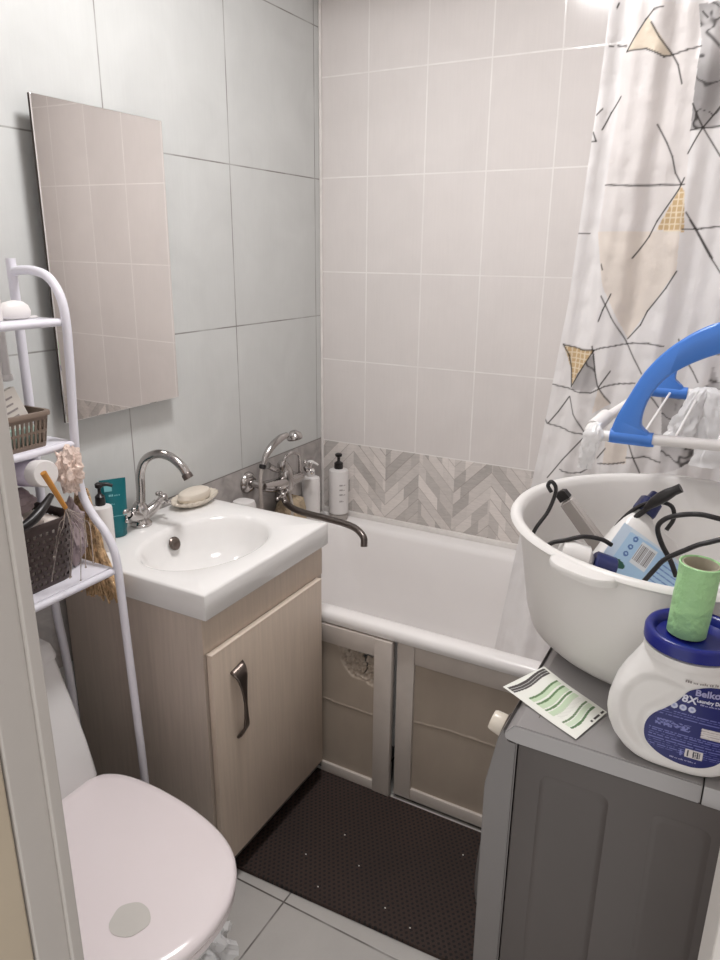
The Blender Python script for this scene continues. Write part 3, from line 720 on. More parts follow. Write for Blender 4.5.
tag(link('green_packet', BOX(.10, .165, -1.40, -1.31, 1.1095, 1.145, bev=.004), mat('pale_green_packet', hexc(150, 172, 160), .6, var=.2, vscale=60)), 'pale green packet lying inside the grey-brown basket', 'packet')
bm.free()

# --- lower shelf: perforated dark basket
zt = .8457
t = empty('perforated_basket', (.155, -1.39, zt), 'dark brown perforated basket on the lower rack shelf', 'basket')
def pring(k, n=96):
    f = .006*k; x0, x1, y0, y1, r = .082-f, .232+f*1.5, -1.475-f, -1.312+f, .035
    base = rrect(x0, x1, y0, y1, r, zt+.001+.128*k, n=6)
    L = [0]
    for a, b in zip(base, base[1:]+base[:1]): L.append(L[-1]+(b-a).length)
    out = []; i = 0
    for s in range(n):
        d = s/n*L[-1]
        while L[i+1] < d: i += 1
        out.append(base[i].lerp(base[(i+1) % len(base)], (d-L[i])/max(1e-9, L[i+1]-L[i])))
    return out
n = 264; nz = 54; bm = nb(); vs = [[bm.verts.new(p) for p in pring(j/nz, n)] for j in range(nz+1)]
for j in range(nz):
    for i in range(n):
        a, b = (j-2) % 6, (i+(3 if ((j-2)//6) % 2 else 0)) % 6
        if 2 <= j < 50 and a in (1, 2, 3) and b in (1, 2, 3): continue
        bm.faces.new((vs[j][i], vs[j][(i+1) % n], vs[j+1][(i+1) % n], vs[j+1][i]))
bm.faces.new(vs[0][::-1])
o = link('basket_wall', bm, M['basket_dark'], t, smooth=False); solid(o, .002, 1)
bm = nb(); loft(bm, [[V((.157+(p.x-.157)*s, -1.3935+(p.y+1.3935)*s, p.z+dz)) for p in pring(1, 72)] for s, dz in ((.98, -.004), (1.03, -.004), (1.035, .001), (1.02, .004), (.98, .004))], loop=True)
link('basket_rim', bm, M['basket_dark'], t, ang=60)
# contents
t = empty('spray_can', (.17, -1.39, .99), 'white bottle with purple band lying tilted atop the dark basket', 'bottle')
ax = V((.97, -.16, .16)).normalized(); c0 = V((.132, -1.338, 1.052))
link('bottle_body', LATHE([(.012, -.05), (.024, -.045), (.027, -.03), (.027, .060), (.023, .066)], c0, ax, n=26), M['lilac'], t)
link('purple_band', LATHE([(.0274, .012), (.0278, .013), (.0278, .022), (.0274, .023)], c0, ax, n=26), M['purple'], t)
link('bottle_cap', LATHE([(.024, .0665), (.026, .068), (.026, .098), (.0235, .102), (.001, .102)], c0, ax, n=26), M['white_plastic'], t)
tag(crumple('lace_scrunchie', (.215, -1.288, 1.0), .034, .6, .8, 1.25, 9, .35, M['lace']), 'pale pink lace bath puff on the front of the dark basket', 'bath puff')
tag(crumple('folded_cloth', (.192, -1.283, .8435), .052, .5, .5, 1.15, 2, .22, M['cloth']), 'mauve grey cloth bundle between dark basket and front post', 'cloth')
tag(crumple('white_cream_jar', (.222, -1.435, .975), .022, 1, 1, .9, 5, .08, M['white_plastic']), 'small white jar lying low at the left on the dark basket', 'jar')
t = empty('hair_brush', (.2, -1.40, .99), 'black hair brush lying across the top of the dark basket', 'brush')
link('brush_handle', TUBE([(.245, -1.445, .985), (.243, -1.41, .992), (.238, -1.38, 1.005), (.225, -1.345, 1.022)], lambda u: .006+.004*math.sin(u*PI), n=12), M['black'], t)
link('brush_head', loft(nb(), [oval(.135, -1.40, .026, .045, .978), oval(.135, -1.40, .032, .053, .988), oval(.135, -1.40, .028, .048, 1.0), oval(.135, -1.40, .01, .02, 1.006)]), M['black'], t)
# head massager
t = empty('head_massager', (.27, -1.36, .9), 'wire head massager with wooden handle hooked on the dark basket', 'massager')
h0, h1 = V((.282, -1.398, 1.090)), V((.284, -1.362, 1.012))
link('massager_handle', TUBE([h0, h0.lerp(h1, .5), h1], lambda u: .0058-.0015*u, n=14), M['wood_handle'], t)
ends = [(.262, -1.395, .872), (.285, -1.372, .874), (.262, -1.352, .862), (.266, -1.318, .870), (.268, -1.300, .873), (.262, -1.330, .845+.0), (.29, -1.405, .93), (.292, -1.33, .93)]
for k, e in enumerate(ends):
    e = V(e); mid = h1.lerp(e, .5)+V((.014, (e.y-h1.y)*.22, .02))
    bm = TUBE([h1, h1.lerp(mid, .6)+V((.004, 0, 0)), mid, e], .0009, n=6, sm=6); ball(bm, e, .0022, seg=8)
    link('massager_wire', bm, M['wire'], t)
# straw bundle hanging between the rack and the vanity
tag(link('basket_filler', loft(nb(), [rrect(.088, .228, -1.468, -1.318, .03, .8485), rrect(.086, .230, -1.470, -1.316, .03, .87), rrect(.084, .232, -1.472, -1.314, .03, .95), rrect(.086, .230, -1.470, -1.316, .03, .964), rrect(.10, .215, -1.455, -1.33, .03, .970)]), mat('pale_filler', hexc(222, 212, 204), .9, bump=.6, bscale=90, var=.08)), 'added pale towel filling the dark perforated basket', 'filler')  # pale insert added so the basket holes read bright instead of black
tag(crumple('grey_cloth', (.140, -1.375, .9715), .032, 1.3, 1.5, .78, 21, .12, M['cloth']), 'grey cloth lump under the tilted bottle in the dark basket', 'cloth')
bm = nb(); random.seed(8)
for k in range(190):
    a = random.random()*2*PI; r = random.random()**.5
    x = .150+.030*r*math.cos(a); y = -1.219+.011*r*math.sin(a)
    top = V((.158+.018*math.cos(a)*r, -1.219+.008*math.sin(a), .955+random.random()*.035))
    mid = V((x+.01+random.uniform(-.012, .012), y+random.uniform(-.004, .004), .87))
    bot = V((.180+.055*r*math.cos(a)+random.uniform(-.012, .012), y+random.uniform(-.004, .004), .735+random.random()*.05))
    tube(bm, [top, top.lerp(mid, .5)+V((random.uniform(-.008, .008), 0, 0)), mid, mid.lerp(bot, .5)+V((random.uniform(-.012, .012), 0, 0)), bot], random.uniform(.0016, .0032), n=5, sm=2)
tube(bm, [(.158, -1.219, .975), (.158, -1.225, 1.04), (.16, -1.232, 1.094)], .0014, n=5)
tag(link('straw_brush', bm, M['straw']), 'tan straw bundle hanging between the shelf rack and vanity', 'straw bundle')

# ================================================================== WASHING MACHINE
WX0, WY0, WY1, WX1 = 1.117, -1.357, -.757, 1.575
t = empty('washing_machine', (1.35, -1.05, 0), 'grey front-loading washing machine facing left at the right wall', 'washing machine')
def wbody():
    sec = [(1.163, .012), (1.163, .822), (WX1, .822), (WX1, .012)]
    return BOX(1.163, WX1, WY0+.002, WY1-.002, .012, .820, bev=.003)
link('side_panel', wbody(), M['silver_shaded'], t)
# embossed side fields
for (a, b, c, d) in ((1.198, 1.290, .10, .784), (1.345, 1.415, .10, .784)):
    bm = loft(nb(), [[V((p.x, WY0+dy, p.y)) for p in rrect(a+i, b-i, c+i, d-i, .012, 0, n=4)] for i, dy in ((0, .0018), (.005, -.0002), (.009, -.0002))], True, True)
    bmesh.ops.recalc_face_normals(bm, faces=bm.faces)
    link('side_emboss', bm, M['silver_shaded'], t, ang=20)
# front frame with slanting fascia (profile in x,z extruded along y)
def prof_y(pts, y0, y1, bev=0): 
    bm = nb(); a = [bm.verts.new((x, y0, z)) for x, z in pts]; b = [bm.verts.new((x, y1, z)) for x, z in pts]
    bm.faces.new(a); bm.faces.new(b[::-1])
    for i in range(len(pts)): j = (i+1) % len(pts); bm.faces.new((a[j], a[i], b[i], b[j]))
    bmesh.ops.recalc_face_normals(bm, faces=bm.faces)
    if bev: bmesh.ops.bevel(bm, geom=bm.edges[:], offset=bev, segments=2, affect='EDGES')
    return bm
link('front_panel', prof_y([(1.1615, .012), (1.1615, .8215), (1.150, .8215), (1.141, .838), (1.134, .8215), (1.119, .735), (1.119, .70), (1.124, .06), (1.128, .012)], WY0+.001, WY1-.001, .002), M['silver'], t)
link('control_fascia', prof_y([(1.1345, .818), (1.1335, .8182), (1.1180, .738), (1.1190, .738)], WY0+.012, WY1-.012), M['silver_top'], t)
lid = prof_y([(1.145, .824), (1.143, .834), (1.156, .849), (1.162, .8503), (1.395, .8503), (1.395, .8215), (1.163, .8215)], WY0-.001, WY1+.001, .0015)
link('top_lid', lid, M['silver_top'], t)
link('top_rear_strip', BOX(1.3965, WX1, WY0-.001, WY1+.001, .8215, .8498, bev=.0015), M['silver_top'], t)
link('seam_line', BOX(1.181, 1.182, -1.325, -1.22, .8504, .8508), M['dark_metal'], t, smooth=False)
# knob and door
kc = V((1.1245, -1.285, .790)); ka = V((-.95, 0, .25)).normalized()
bm = LATHE([(.0165, 0), (.0172, .004), (.016, .019), (.014, .023), (.001, .0235)], kc, ka, n=30)
for k in range(10):
    pass
link('program_knob', bm, M['ivory'], t)
link('knob_ring', LATHE([(.022, -.006), (.022, .001), (.0200, .0025)], kc, ka, n=30), M['dark_metal'], t)
dc = V((1.1195, -1.057, .395))
dr = link('door', LATHE([(.172, .0), (.172, .018), (.165, .036), (.148, .050), (.13, .052)], dc, (-1, 0, .0), n=64, cap1=False, cap0=False), M['silver'], t)
link('door_glass', LATHE([(.129, .051), (.11, .053), (.08, .055), (.02, .056)], dc, (-1, 0, 0), n=48, cap0=False), M['black'], dr)
for x in (1.19, 1.53):
    for y in (-1.31, -.80): link('machine_foot', LATHE([(.02, .0005), (.02, .008), (.012, .0125)], (x, y, 0), n=14), M['black'], t)

# leaflet
t = empty('leaflet', (1.19, -1.27, .8515), 'white leaflet with green wavy stripes on the washing machine edge', 'leaflet')
c00, c10, c11, c01 = V((1.114, -1.281, 0)), V((1.238, -1.349, 0)), V((1.263, -1.267, 0)), V((1.153, -1.195, 0))
def lf(u, v):
    p = c00.lerp(c10, u).lerp(c01.lerp(c11, u), v); z = .8522+.0035*max(0, .35-u)+.0006*math.sin(u*7+v*2)+.002*max(0, u-.8)*v
    return V((p.x, p.y, z))
bm = grid(nb(), lf, 150, 100); o = link('sheet', bm, vcol_mat('leaflet_print', .45), t)
def lcol(co):
    n = len(co); k = np.arange(n); i = k % 151; j = k//151; u = i/150; v = j/100
    c = np.tile(np.array(hexc(232, 232, 224)), (n, 1))
    w = .024*np.sin((v-.1)*2*np.pi*1.0)
    def stripe(u0, wd, col, a=.14, b=.93):
        mk = (np.abs(u-u0-w) < wd) & (v > a) & (v < b); c[mk] = col
    c[(np.abs(u-.10-w*.9) < .055) & (v > .04) & (v < .96)] = hexc(66, 60, 60)
    stripe(.085, .004, hexc(200, 200, 196), .04, .96); stripe(.125, .004, hexc(200, 200, 196), .04, .96)
    for u0 in (.33, .46, .60): stripe(u0, .038, hexc(196, 214, 184))
    stripe(.30, .014, hexc(96, 128, 84)); stripe(.41, .014, hexc(96, 128, 84)); stripe(.53, .014, hexc(96, 128, 84))
    stripe(.76, .013, hexc(104, 128, 92)); stripe(.87, .014, hexc(84, 120, 76)); stripe(.815, .03, hexc(206, 220, 196))
    tx = (np.abs(u-.66-w) < .05) & (v > .2) & (v < .9) & ((i*7+j*3) % 5 == 0); c[tx] = hexc(190, 188, 182)
    c[(u > .95) & (u < .975) & (v > .55) & (v < .97) & ((j % 22) < 17)] = hexc(50, 46, 44)
    return c
# note: grid verts are stored row by row
paint(o, lcol)

# ================================================================== BIG WHITE BASIN
BC = V((1.311, -.984, .8515)); BR = .276
t = empty('plastic_basin', BC, 'large round white plastic basin standing on the washing machine', 'basin')
prof_o = [(.14, .0), (.205, .0010), (.224, .005), (.236, .016), (.243, .04), (.250, .08), (.256, .12), (.263, .16), (.268, .188), (.270, .193), (.280, .195), (.2835, .199), (.280, .2045), (.272, .206), (.265, .202), (.261, .19), (.253, .14), (.245, .09), (.237, .05), (.228, .02), (.205, .008), (.14, .006), (.02, .006)]
prof_o = [(r*.99, z) for r, z in prof_o]
link('basin_bowl', LATHE(prof_o, BC, n=96), M['basin'], t, ang=60)
def handle(a0, half, name='basin_grip'):
    bm = nb(); rings = []
    n = 24
    for k in range(n+1):
        u = k/n*2-1; a = a0+u*half; e = .022*(1-abs(u)**4)+.0005
        d = V((math.cos(a), math.sin(a), 0)); p = BC
        ri, ro = .272, .277+e
        rings.append([p+d*ri+V((0, 0, .1935)), p+d*ro+V((0, 0, .189)), p+d*(ro+.002)+V((0, 0, .196)), p+d*ro+V((0, 0, .200)), p+d*ri+V((0, 0, .2035))])
    loft(bm, rings); bmesh.ops.recalc_face_normals(bm, faces=bm.faces)
    return link(name, bm, M['basin'], t, ang=50)
handle(math.atan2(-1.25+.99, 1.198-1.311), .20); handle(math.atan2(-.75+.99, 1.265-1.311), .20)

# contents of the basin: blue-label bottle
ri = V((.876, .482, 0)); ui = V((-.20, .30, .93)).normalized(); ui = (ui-ri*ui.dot(ri)).normalized()
yax = (ri*.58+ui*.815).normalized(); xax = (ri-yax*ri.dot(yax)).normalized(); zax = xax.cross(yax)   # x: across, y: up the bottle, z: towards viewer
P0 = V((1.236, -.962, 1.046))           # centre of the neck
def loc(x, y, z=0.0): return P0+xax*x+yax*y+zax*z
def bsec(x0, x1, d, y, n=40):
    cx, w = (x0+x1)/2, (x1-x0)/2; out = []
    for k in range(n):
        a = 2*PI*k/n; c, s = math.cos(a), math.sin(a); e = .55
        out.append(loc(cx+w*math.copysign(abs(c)**e, c), y, d*math.copysign(abs(s)**e, s)))
    return out
t = empty('cleaner_bottle', (1.25, -.99, .9), 'white bottle with pale blue label and navy top leaning in the basin', 'bottle')
link('bottle_body', loft(nb(), [bsec(-.012, .12, .02, -.165), bsec(-.022, .132, .03, -.158), bsec(-.028, .146, .033, -.13), bsec(-.026, .148, .033, -.07), bsec(-.024, .142, .032, -.04), bsec(-.022, .120, .028, -.018), bsec(-.018, .072, .022, -.004), bsec(-.014, .026, .016, .0), bsec(-.013, .018, .014, .008)]), M['det'], t, ang=60)
link('bottle_cap', loft(nb(), [bsec(-.015, .020, .017, .0085), bsec(-.016, .021, .018, .012), bsec(-.015, .020, .017, .034), bsec(-.008, .013, .010, .037), bsec(-.006, .011, .009, .05)]), M['navy2'], t)
def labz(y): return .0345
bm = grid(nb(), lambda u, v: loc(-.024+u*.140, -.155+v*.125, .0338+.0008*math.sin(u*PI)), 130, 110)
o = link('label', bm, vcol_mat('blue_label_print', .4), t)
def blab(co):
    n = len(co); k = np.arange(n); i = k % 131; j = k//131; x = i/130; y = j/110
    c = np.tile(np.array(hexc(176, 208, 236)), (n, 1)); 
    c[(y > .93+.04*np.sin(x*3))] = hexc(214, 226, 238)
    c[(x < .12)] = hexc(206, 222, 240)
    c[(((x-.20)/.10)**2+((y-.50)/.055)**2 < 1) & (y > .44)] = hexc(40, 92, 74)
    inb = (x > .30) & (x < .52) & (y > .60) & (y < .93); c[inb] = hexc(226, 230, 234)
    c[inb & (y > .66) & (y < .9) & ((i*5//3) % 4 < 2)] = hexc(128, 120, 122)
    for (a, b) in ((.22, .9), (.22, .78), (.22, .67)): c[np.abs(np.hypot((x-a)/1.0, (y-b)/1.2)-.022) < .009] = hexc(84, 116, 176)
    ln = (x > .58) & (x < .96) & (y > .12) & (y < .9) & (j % 7 < 2) & ((i*13+j*7) % 11 != 0); c[ln] = hexc(120, 150, 204)
    return c
paint(o, blab)
# second bottle low at the left of the basin
t = empty('lotion_bottle', (1.17, -1.08, .86), 'small white bottle with navy cap lying at the basin left', 'bottle')
a1 = V((-.75, -.25, .25)).normalized(); p1 = V((1.182, -1.072, .990))
link('bottle_body', LATHE([(.010, .0), (.016, .004), (.026, .012), (.027, .04), (.022, .055), (.001, .058)], p1+V((.004, 0, -.0)), a1, n=24), M['det'], t)
link('bottle_cap', LATHE([(.021, -.036), (.023, -.034), (.023, -.004), (.020, -.001)], p1+V((.004, 0, 0)), a1, n=24), M['navy2'], t)
# hair straightener
t = empty('hair_straightener', (1.14, -.97, .98), 'grey hair straightener leaning against the inside of the basin', 'hair straightener')
s0, s1 = V((1.117, -.978, 1.058)), V((1.188, -.972, .975))
sa = (s1-s0).normalized(); sb = V((.7, -.1, .65)); sb = (sb-sa*sb.dot(sa)).normalized(); sc_ = sa.cross(sb)
def srect(c, w, d): return [c+sb*w+sc_*d, c-sb*w+sc_*d, c-sb*w-sc_*d, c+sb*w-sc_*d]
bm = loft(nb(), [srect(s0-sa*.002, .008, .005), srect(s0, .0115, .008), srect(s1, .0125, .009), srect(s1+sa*.01, .010, .008)]); bmesh.ops.bevel(bm, geom=bm.edges[:], offset=.0015, segments=1, affect='EDGES')
link('heating_arm', bm, M['grey_plastic'], t)
bm = loft(nb(), [srect(s0+sc_*.009, .010, .004), srect(s1+sc_*.010, .011, .005)]); link('heating_arm', bm, M['grey_plastic'], t)
bm = loft(nb(), [srect(s1+sa*.0105, .013, .012), srect(s1+sa*.03, .015, .014), srect(s1+sa*.09, .011, .010)]); link('straightener_grip', bm, M['black'], t)
bm = loft(nb(), [srect(s0-sa*.004, .010, .007), srect(s0-sa*.018, .0095, .0065), srect(s0-sa*.022, .005, .004)]); link('arm_tip', bm, M['black'], t)
# cables
straightener = t
def cable(pts, r, par): return link('cord', TUBE(pts, r, n=9, sm=8), M['cable'], par)
coil = empty('cable_coil', (1.28, -1.0, 1.05), 'tangle of black cable with a plug draped over the blue-label bottle', 'cable')
cable([(1.098, -1.02, 1.083), (1.091, -1.02, 1.094), (1.096, -1.02, 1.102), (1.104, -1.02, 1.094), (1.104, -1.02, 1.078), (1.097, -1.03, 1.05), (1.080, -1.05, 1.012), (1.082, -1.04, .96), (1.105, -1.03, .90)], .0034, straightener)
cable([(1.105, -1.10, .94), (1.106, -1.10, 1.0), (1.122, -1.095, 1.020), (1.145, -1.09, 1.029), (1.170, -1.075, 1.035), (1.195, -1.06, 1.030), (1.21, -1.05, 1.02)], .0038, straightener)
cable([(1.182, -1.0, .975), (1.203, -.99, 1.010), (1.222, -.985, 1.038), (1.242, -.98, 1.060), (1.262, -.985, 1.083), (1.282, -.985, 1.100)], lambda u: .0048, coil)
cable([(1.176, -1.0, .97), (1.196, -.985, 1.012), (1.214, -.978, 1.044), (1.236, -.972, 1.068), (1.262, -.972, 1.080), (1.285, -.975, 1.078), (1.292, -.982, 1.06), (1.284, -.99, 1.04)], .0036, coil)
cable([(1.43, -.99, .875), (1.455, -.985, .95), (1.44, -.99, 1.035), (1.41, -1.0, 1.072), (1.36, -1.02, 1.084), (1.331, -1.02, 1.086), (1.303, -1.02, 1.080), (1.282, -1.02, 1.069), (1.273, -1.02, 1.052), (1.283, -1.02, 1.025), (1.299, -1.02, 1.000), (1.311, -1.02, .975)], .0042, coil)
cable([(1.262, -1.07, .965), (1.281, -1.06, .997), (1.294, -1.06, 1.017), (1.32, -1.06, 1.038), (1.346, -1.06, 1.055), (1.39, -1.06, 1.068), (1.44, -1.05, 1.02), (1.46, -1.03, .94), (1.44, -1.02, .88)], .0040, coil)
# black hooked plug / clip at top of the bottle
t = coil
link('plug', TUBE([(1.247, -.985, 1.070), (1.262, -.985, 1.086), (1.281, -.985, 1.103), (1.296, -.985, 1.114)], lambda u: .0045+.0055*math.sin(min(1, u*1.3)*PI*.8), n=14), M['black'], t)

# ================================================================== DETERGENT BOTTLE
DX, DY, DZ = 1.357, -1.310, .8508
t = empty('detergent_bottle', (DX, DY, DZ), 'white detergent bottle with blue lid and blue label at the front right', 'bottle')
hwz = [(0, .047), (.004, .056), (.012, .067), (.025, .079), (.04, .086), (.055, .0892), (.07, .0888), (.09, .084), (.11, .0755), (.125, .0675), (.138, .061), (.146, .057), (.150, .055)]
hdz = [(0, .036), (.004, .042), (.012, .046), (.04, .049), (.09, .049), (.12, .048), (.138, .050), (.146, .0515), (.150, .052)]
def ip(tab, z): return float(np.interp(z, [a for a, _ in tab], [b for _, b in tab]))
def dsec(z, n=72):
    w, d = ip(hwz, z), ip(hdz, z); k = min(1, max(0, (z-.10)/.045)); e = .62+.38*k; out = []
    for i in range(n):
        a = 2*PI*i/n; c, s = math.cos(a), math.sin(a)
        out.append(V((DX+w*math.copysign(abs(c)**e, c), DY+d*math.copysign(abs(s)**e, s), DZ+z)))
    return out
def dfront(x, z, off=.0006):       # front surface (towards -y)
    w, d = ip(hwz, z), ip(hdz, z); k = min(1, max(0, (z-.10)/.045)); e = .62+.38*k
    q = min(.999, abs(x/w)); y = -d*(1-q**(2/e))**(e/2)
    return V((DX+x, DY+y-off, DZ+z))
# label: outline in (x,z), painted on a fine grid whose cells outside the outline are dropped
lab_pts = [(.020, .132), (.006, .124), (-.004, .108), (-.016, .094), (-.030, .080), (-.037, .064), (-.036, .046), (-.028, .034), (-.012, .024), (.01, .019), (.03, .021), (.046, .030), (.056, .045), (.062, .065), (.064, .09), (.060, .115), (.046, .130), (.033, .134)]
lp = [(p.x, p.y) for p in smoothpath([(a, b, 0) for a, b in lab_pts+lab_pts[:1]], 6)]
def inside(x, z):
    c = False; j = len(lp)-1
    for i in range(len(lp)):
        if (lp[i][1] > z) != (lp[j][1] > z) and x < (lp[j][0]-lp[i][0])*(z-lp[i][1])/(lp[j][1]-lp[i][1]+1e-12)+lp[i][0]: c = not c
        j = i
    return c
def handdent(p):   # grip recess on the left front, ending where the label begins
    x, z = p.x-DX, p.z-DZ
    u = (x+.022)/.050; w = (z-.076)/.056; dd = math.sqrt(u*u+w*w)
    if p.y < DY and dd < 1 and x < .02 and not inside(x, z):
        ds = min(math.hypot(x-a, z-b) for a, b in lp)
        return V((p.x, p.y+.009*min(1, (1-dd)*5)*min(1, max(0, (ds-.002)/.007)), p.z))
    return p
bm = nb(); zs = [0, .002, .006]+[.012+.003*k for k in range(46)]+[.150]
loft(bm, [[handdent(p) for p in dsec(z, 144)] for z in zs]); link('bottle_body', bm, M['det'], t, ang=60)
link('neck_ring', LATHE([(.053, .1502), (.0565, .152), (.057, .162), (.05, .1635)], (DX, DY, DZ), n=48), M['det'], t)
link('bottle_lid', LATHE([(.054, .1640), (.0580, .1655), (.0580, .178), (.0560, .182), (.052, .183), (.047, .180), (.044, .172), (.03, .1715), (.001, .1715)], (DX, DY, DZ), n=64), M['navy'], t, ang=50)
def recess(x, z):
    p = handdent(dfront(x, z)); return p+V((0, -.0003, 0))
def row_bounds(z):
    xs = [ (lp[j][0]-lp[i][0])*(z-lp[i][1])/(lp[j][1]-lp[i][1])+lp[i][0] for i in range(len(lp)) for j in [(i+1) % len(lp)] if (lp[i][1] > z) != (lp[j][1] > z)]
    return (min(xs), max(xs)) if xs else (0.02, 0.03)
zlo, zhi = min(p[1] for p in lp)+.0003, max(p[1] for p in lp)-.0003
NU, NV = 150, 170
def labf(u, v):
    z = zlo+(zhi-zlo)*v; a, b = row_bounds(z); return recess(a+(b-a)*u, z)
bm = grid(nb(), labf, NU, NV); o = link('label', bm, vcol_mat('detergent_label_print', .35), t)
def dcol(co):
    x = co[:, 0]; z = co[:, 2]     # local to the bottle base
    n = len(co); c = np.tile(np.array(hexc(24, 30, 100)), (n, 1)); h = lambda a, b, s: (np.sin(np.floor(a*s)*12.9+np.floor(b*s*1.3)*78.2)*43758.5) % 1
    pale = np.array(hexc(118, 122, 180))
    for z0 in (.0915, .0885, .085, .0620, .0590, .0555, .0525, .0485, .0455, .0420, .0390, .036):
        mk = (np.abs(z-z0) < .0006) & (x > -.032) & (x < .053) & (h(x, z*0+z0, 700) > .25); c[mk] = pale*np.array([.8, .8, .9, 1])
    mk = (x > -.026) & (x < .014) & (z > .068) & (z < .0775) & (h(x, z, 620) > .45); c[mk] = pale
    mk = (x > .026) & (x < .056) & (z > .0655) & (z < .0785); c[mk] = hexc(214, 208, 206)
    mk2 = mk & (np.mod(z, .003) < .0009) & (h(x, z, 500) > .3); c[mk2] = hexc(176, 166, 164)
    mk = (x > .012) & (x < .032) & (z > .033) & (z < .045); c[mk] = hexc(214, 208, 206)
    mk2 = (x > .014) & (x < .030) & (z > .0345) & (z < .0435) & (h(x, z*0, 1100) > .5); c[mk2] = hexc(60, 58, 70)
    for a in (-.008, .002, .012): 
        c[(np.hypot(x-a, z-.0998) < .0041)] = hexc(196, 200, 222); c[(np.hypot(x-a, z-.0998) < .0018)] = hexc(150, 156, 196)
    c[(np.abs(x-.008) < .0016) & (np.abs(z-.0375) < .0045) & (h(x, z, 900) > .3)] = pale*1.2
    return c
paint(o, dcol)
tf = lambda x0, z0: (lambda x, y, z: recess(x0+x, z0+y)+V((0, -.0006-z, 0)))
textmesh('Belkoor', .0120, tf(.0125, .1205), 'lettering', M['pale_print'], t, bold=.0003)
textmesh('8X', .0135, tf(-.001, .1085), 'lettering', M['white_print'], t, bold=.0003, shear=.1)
textmesh('Laundry Detergent', .0056, tf(.0155, .1125), 'lettering', M['white_print'], t, bold=.00015)
print_row(.034, .0020, tf(.020, .1085), 'lettering', M['pale_print'], t)
print_row(.030, .0022, tf(-.004, .0265), 'lettering', M['pale_print'], t)
print_row(.036, .0034, tf(.0, .1355), 'lettering', M['grey_print'], t)
# green roll standing tilted in the lid
t = empty('bag_roll', (DX-.008, DY, DZ+.172), 'green roll of waste bags standing on the blue detergent lid', 'roll')
ax = V((.045, .0, 1)).normalized(); o0 = V((DX-.0095, DY+.002, DZ+.1735))
link('roll_film', LATHE([(.0215, .0), (.0232, .001), (.0236, .02), (.0240, .05), (.0236, .075), (.0246, .092), (.0252, .0945), (.0235, .0955), (.0222, .094), (.0216, .08), (.0213, .004)], o0, ax, n=48, cap0=False, cap1=False), M['green'], t)
link('roll_core', LATHE([(.0211, .001), (.0211, .094), (.0200, .0945), (.0196, .093), (.0196, .002)], o0, ax, n=40, cap0=False, cap1=False), M['card'], t)

# ================================================================== SHOWER CURTAIN
def smoothstep(a, b, x): t = np.clip((x-a)/(b-a), 0, 1); return t*t*(3-2*t)
CX1 = X1-.012
xs = np.concatenate([np.linspace(0, 1, 290)])
def xleft(z): return float(np.interp(z, [.30, .488, .80, 1.043, 1.38, 1.708, 1.931, 2.34], [.855, .885, .925, .957, .993, 1.010, 1.020, 1.030]))
U = list(np.linspace(0, 1, 300)); Z = list(np.concatenate([np.linspace(.345, .62, 60, endpoint=False), np.linspace(.62, 1.97, 560, endpoint=False), np.linspace(1.97, 2.33, 50)]))
def cpos(u, z):
    u2 = u*.62 if u < .8 else .496+(u-.8)/.2*.504     # denser mesh on the left
    xl = xleft(z); W = CX1-xl; x = xl+W*u2
    d = x-xl; amp = .010*(.6+.5*(2.33-z)/2)
    y = -.580+amp*math.sin(2*PI*(d/.115)+.5*math.sin(z*1.7))*min(1, d/.03+.35) + .0035*math.sin(2*PI*d/.047+z*2.1)
    cr = noise.noise(V((x*16, z*7, 1)))*.006+noise.noise(V((x*40, z*22, 4)))*.0025*(1 if d < .12 or 1.16 < x < 1.24 else .5)
    return (x, y+cr, z)
bm = nb(); vs = [[bm.verts.new(cpos(u, z)) for u in U] for z in Z]
for j in range(len(Z)-1):
    for i in range(len(U)-1): bm.faces.new((vs[j][i], vs[j][i+1], vs[j+1][i+1], vs[j+1][i]))
cm = vcol_mat('curtain_print', .35, transl=.35, bump=.5, bscale=26, see=1.0)
t = empty('shower_curtain', (1.3, -.592, 0), 'translucent white shower curtain with black line and marble triangle print', 'curtain')
o = link('curtain_sheet', bm, cm, t, ang=80)
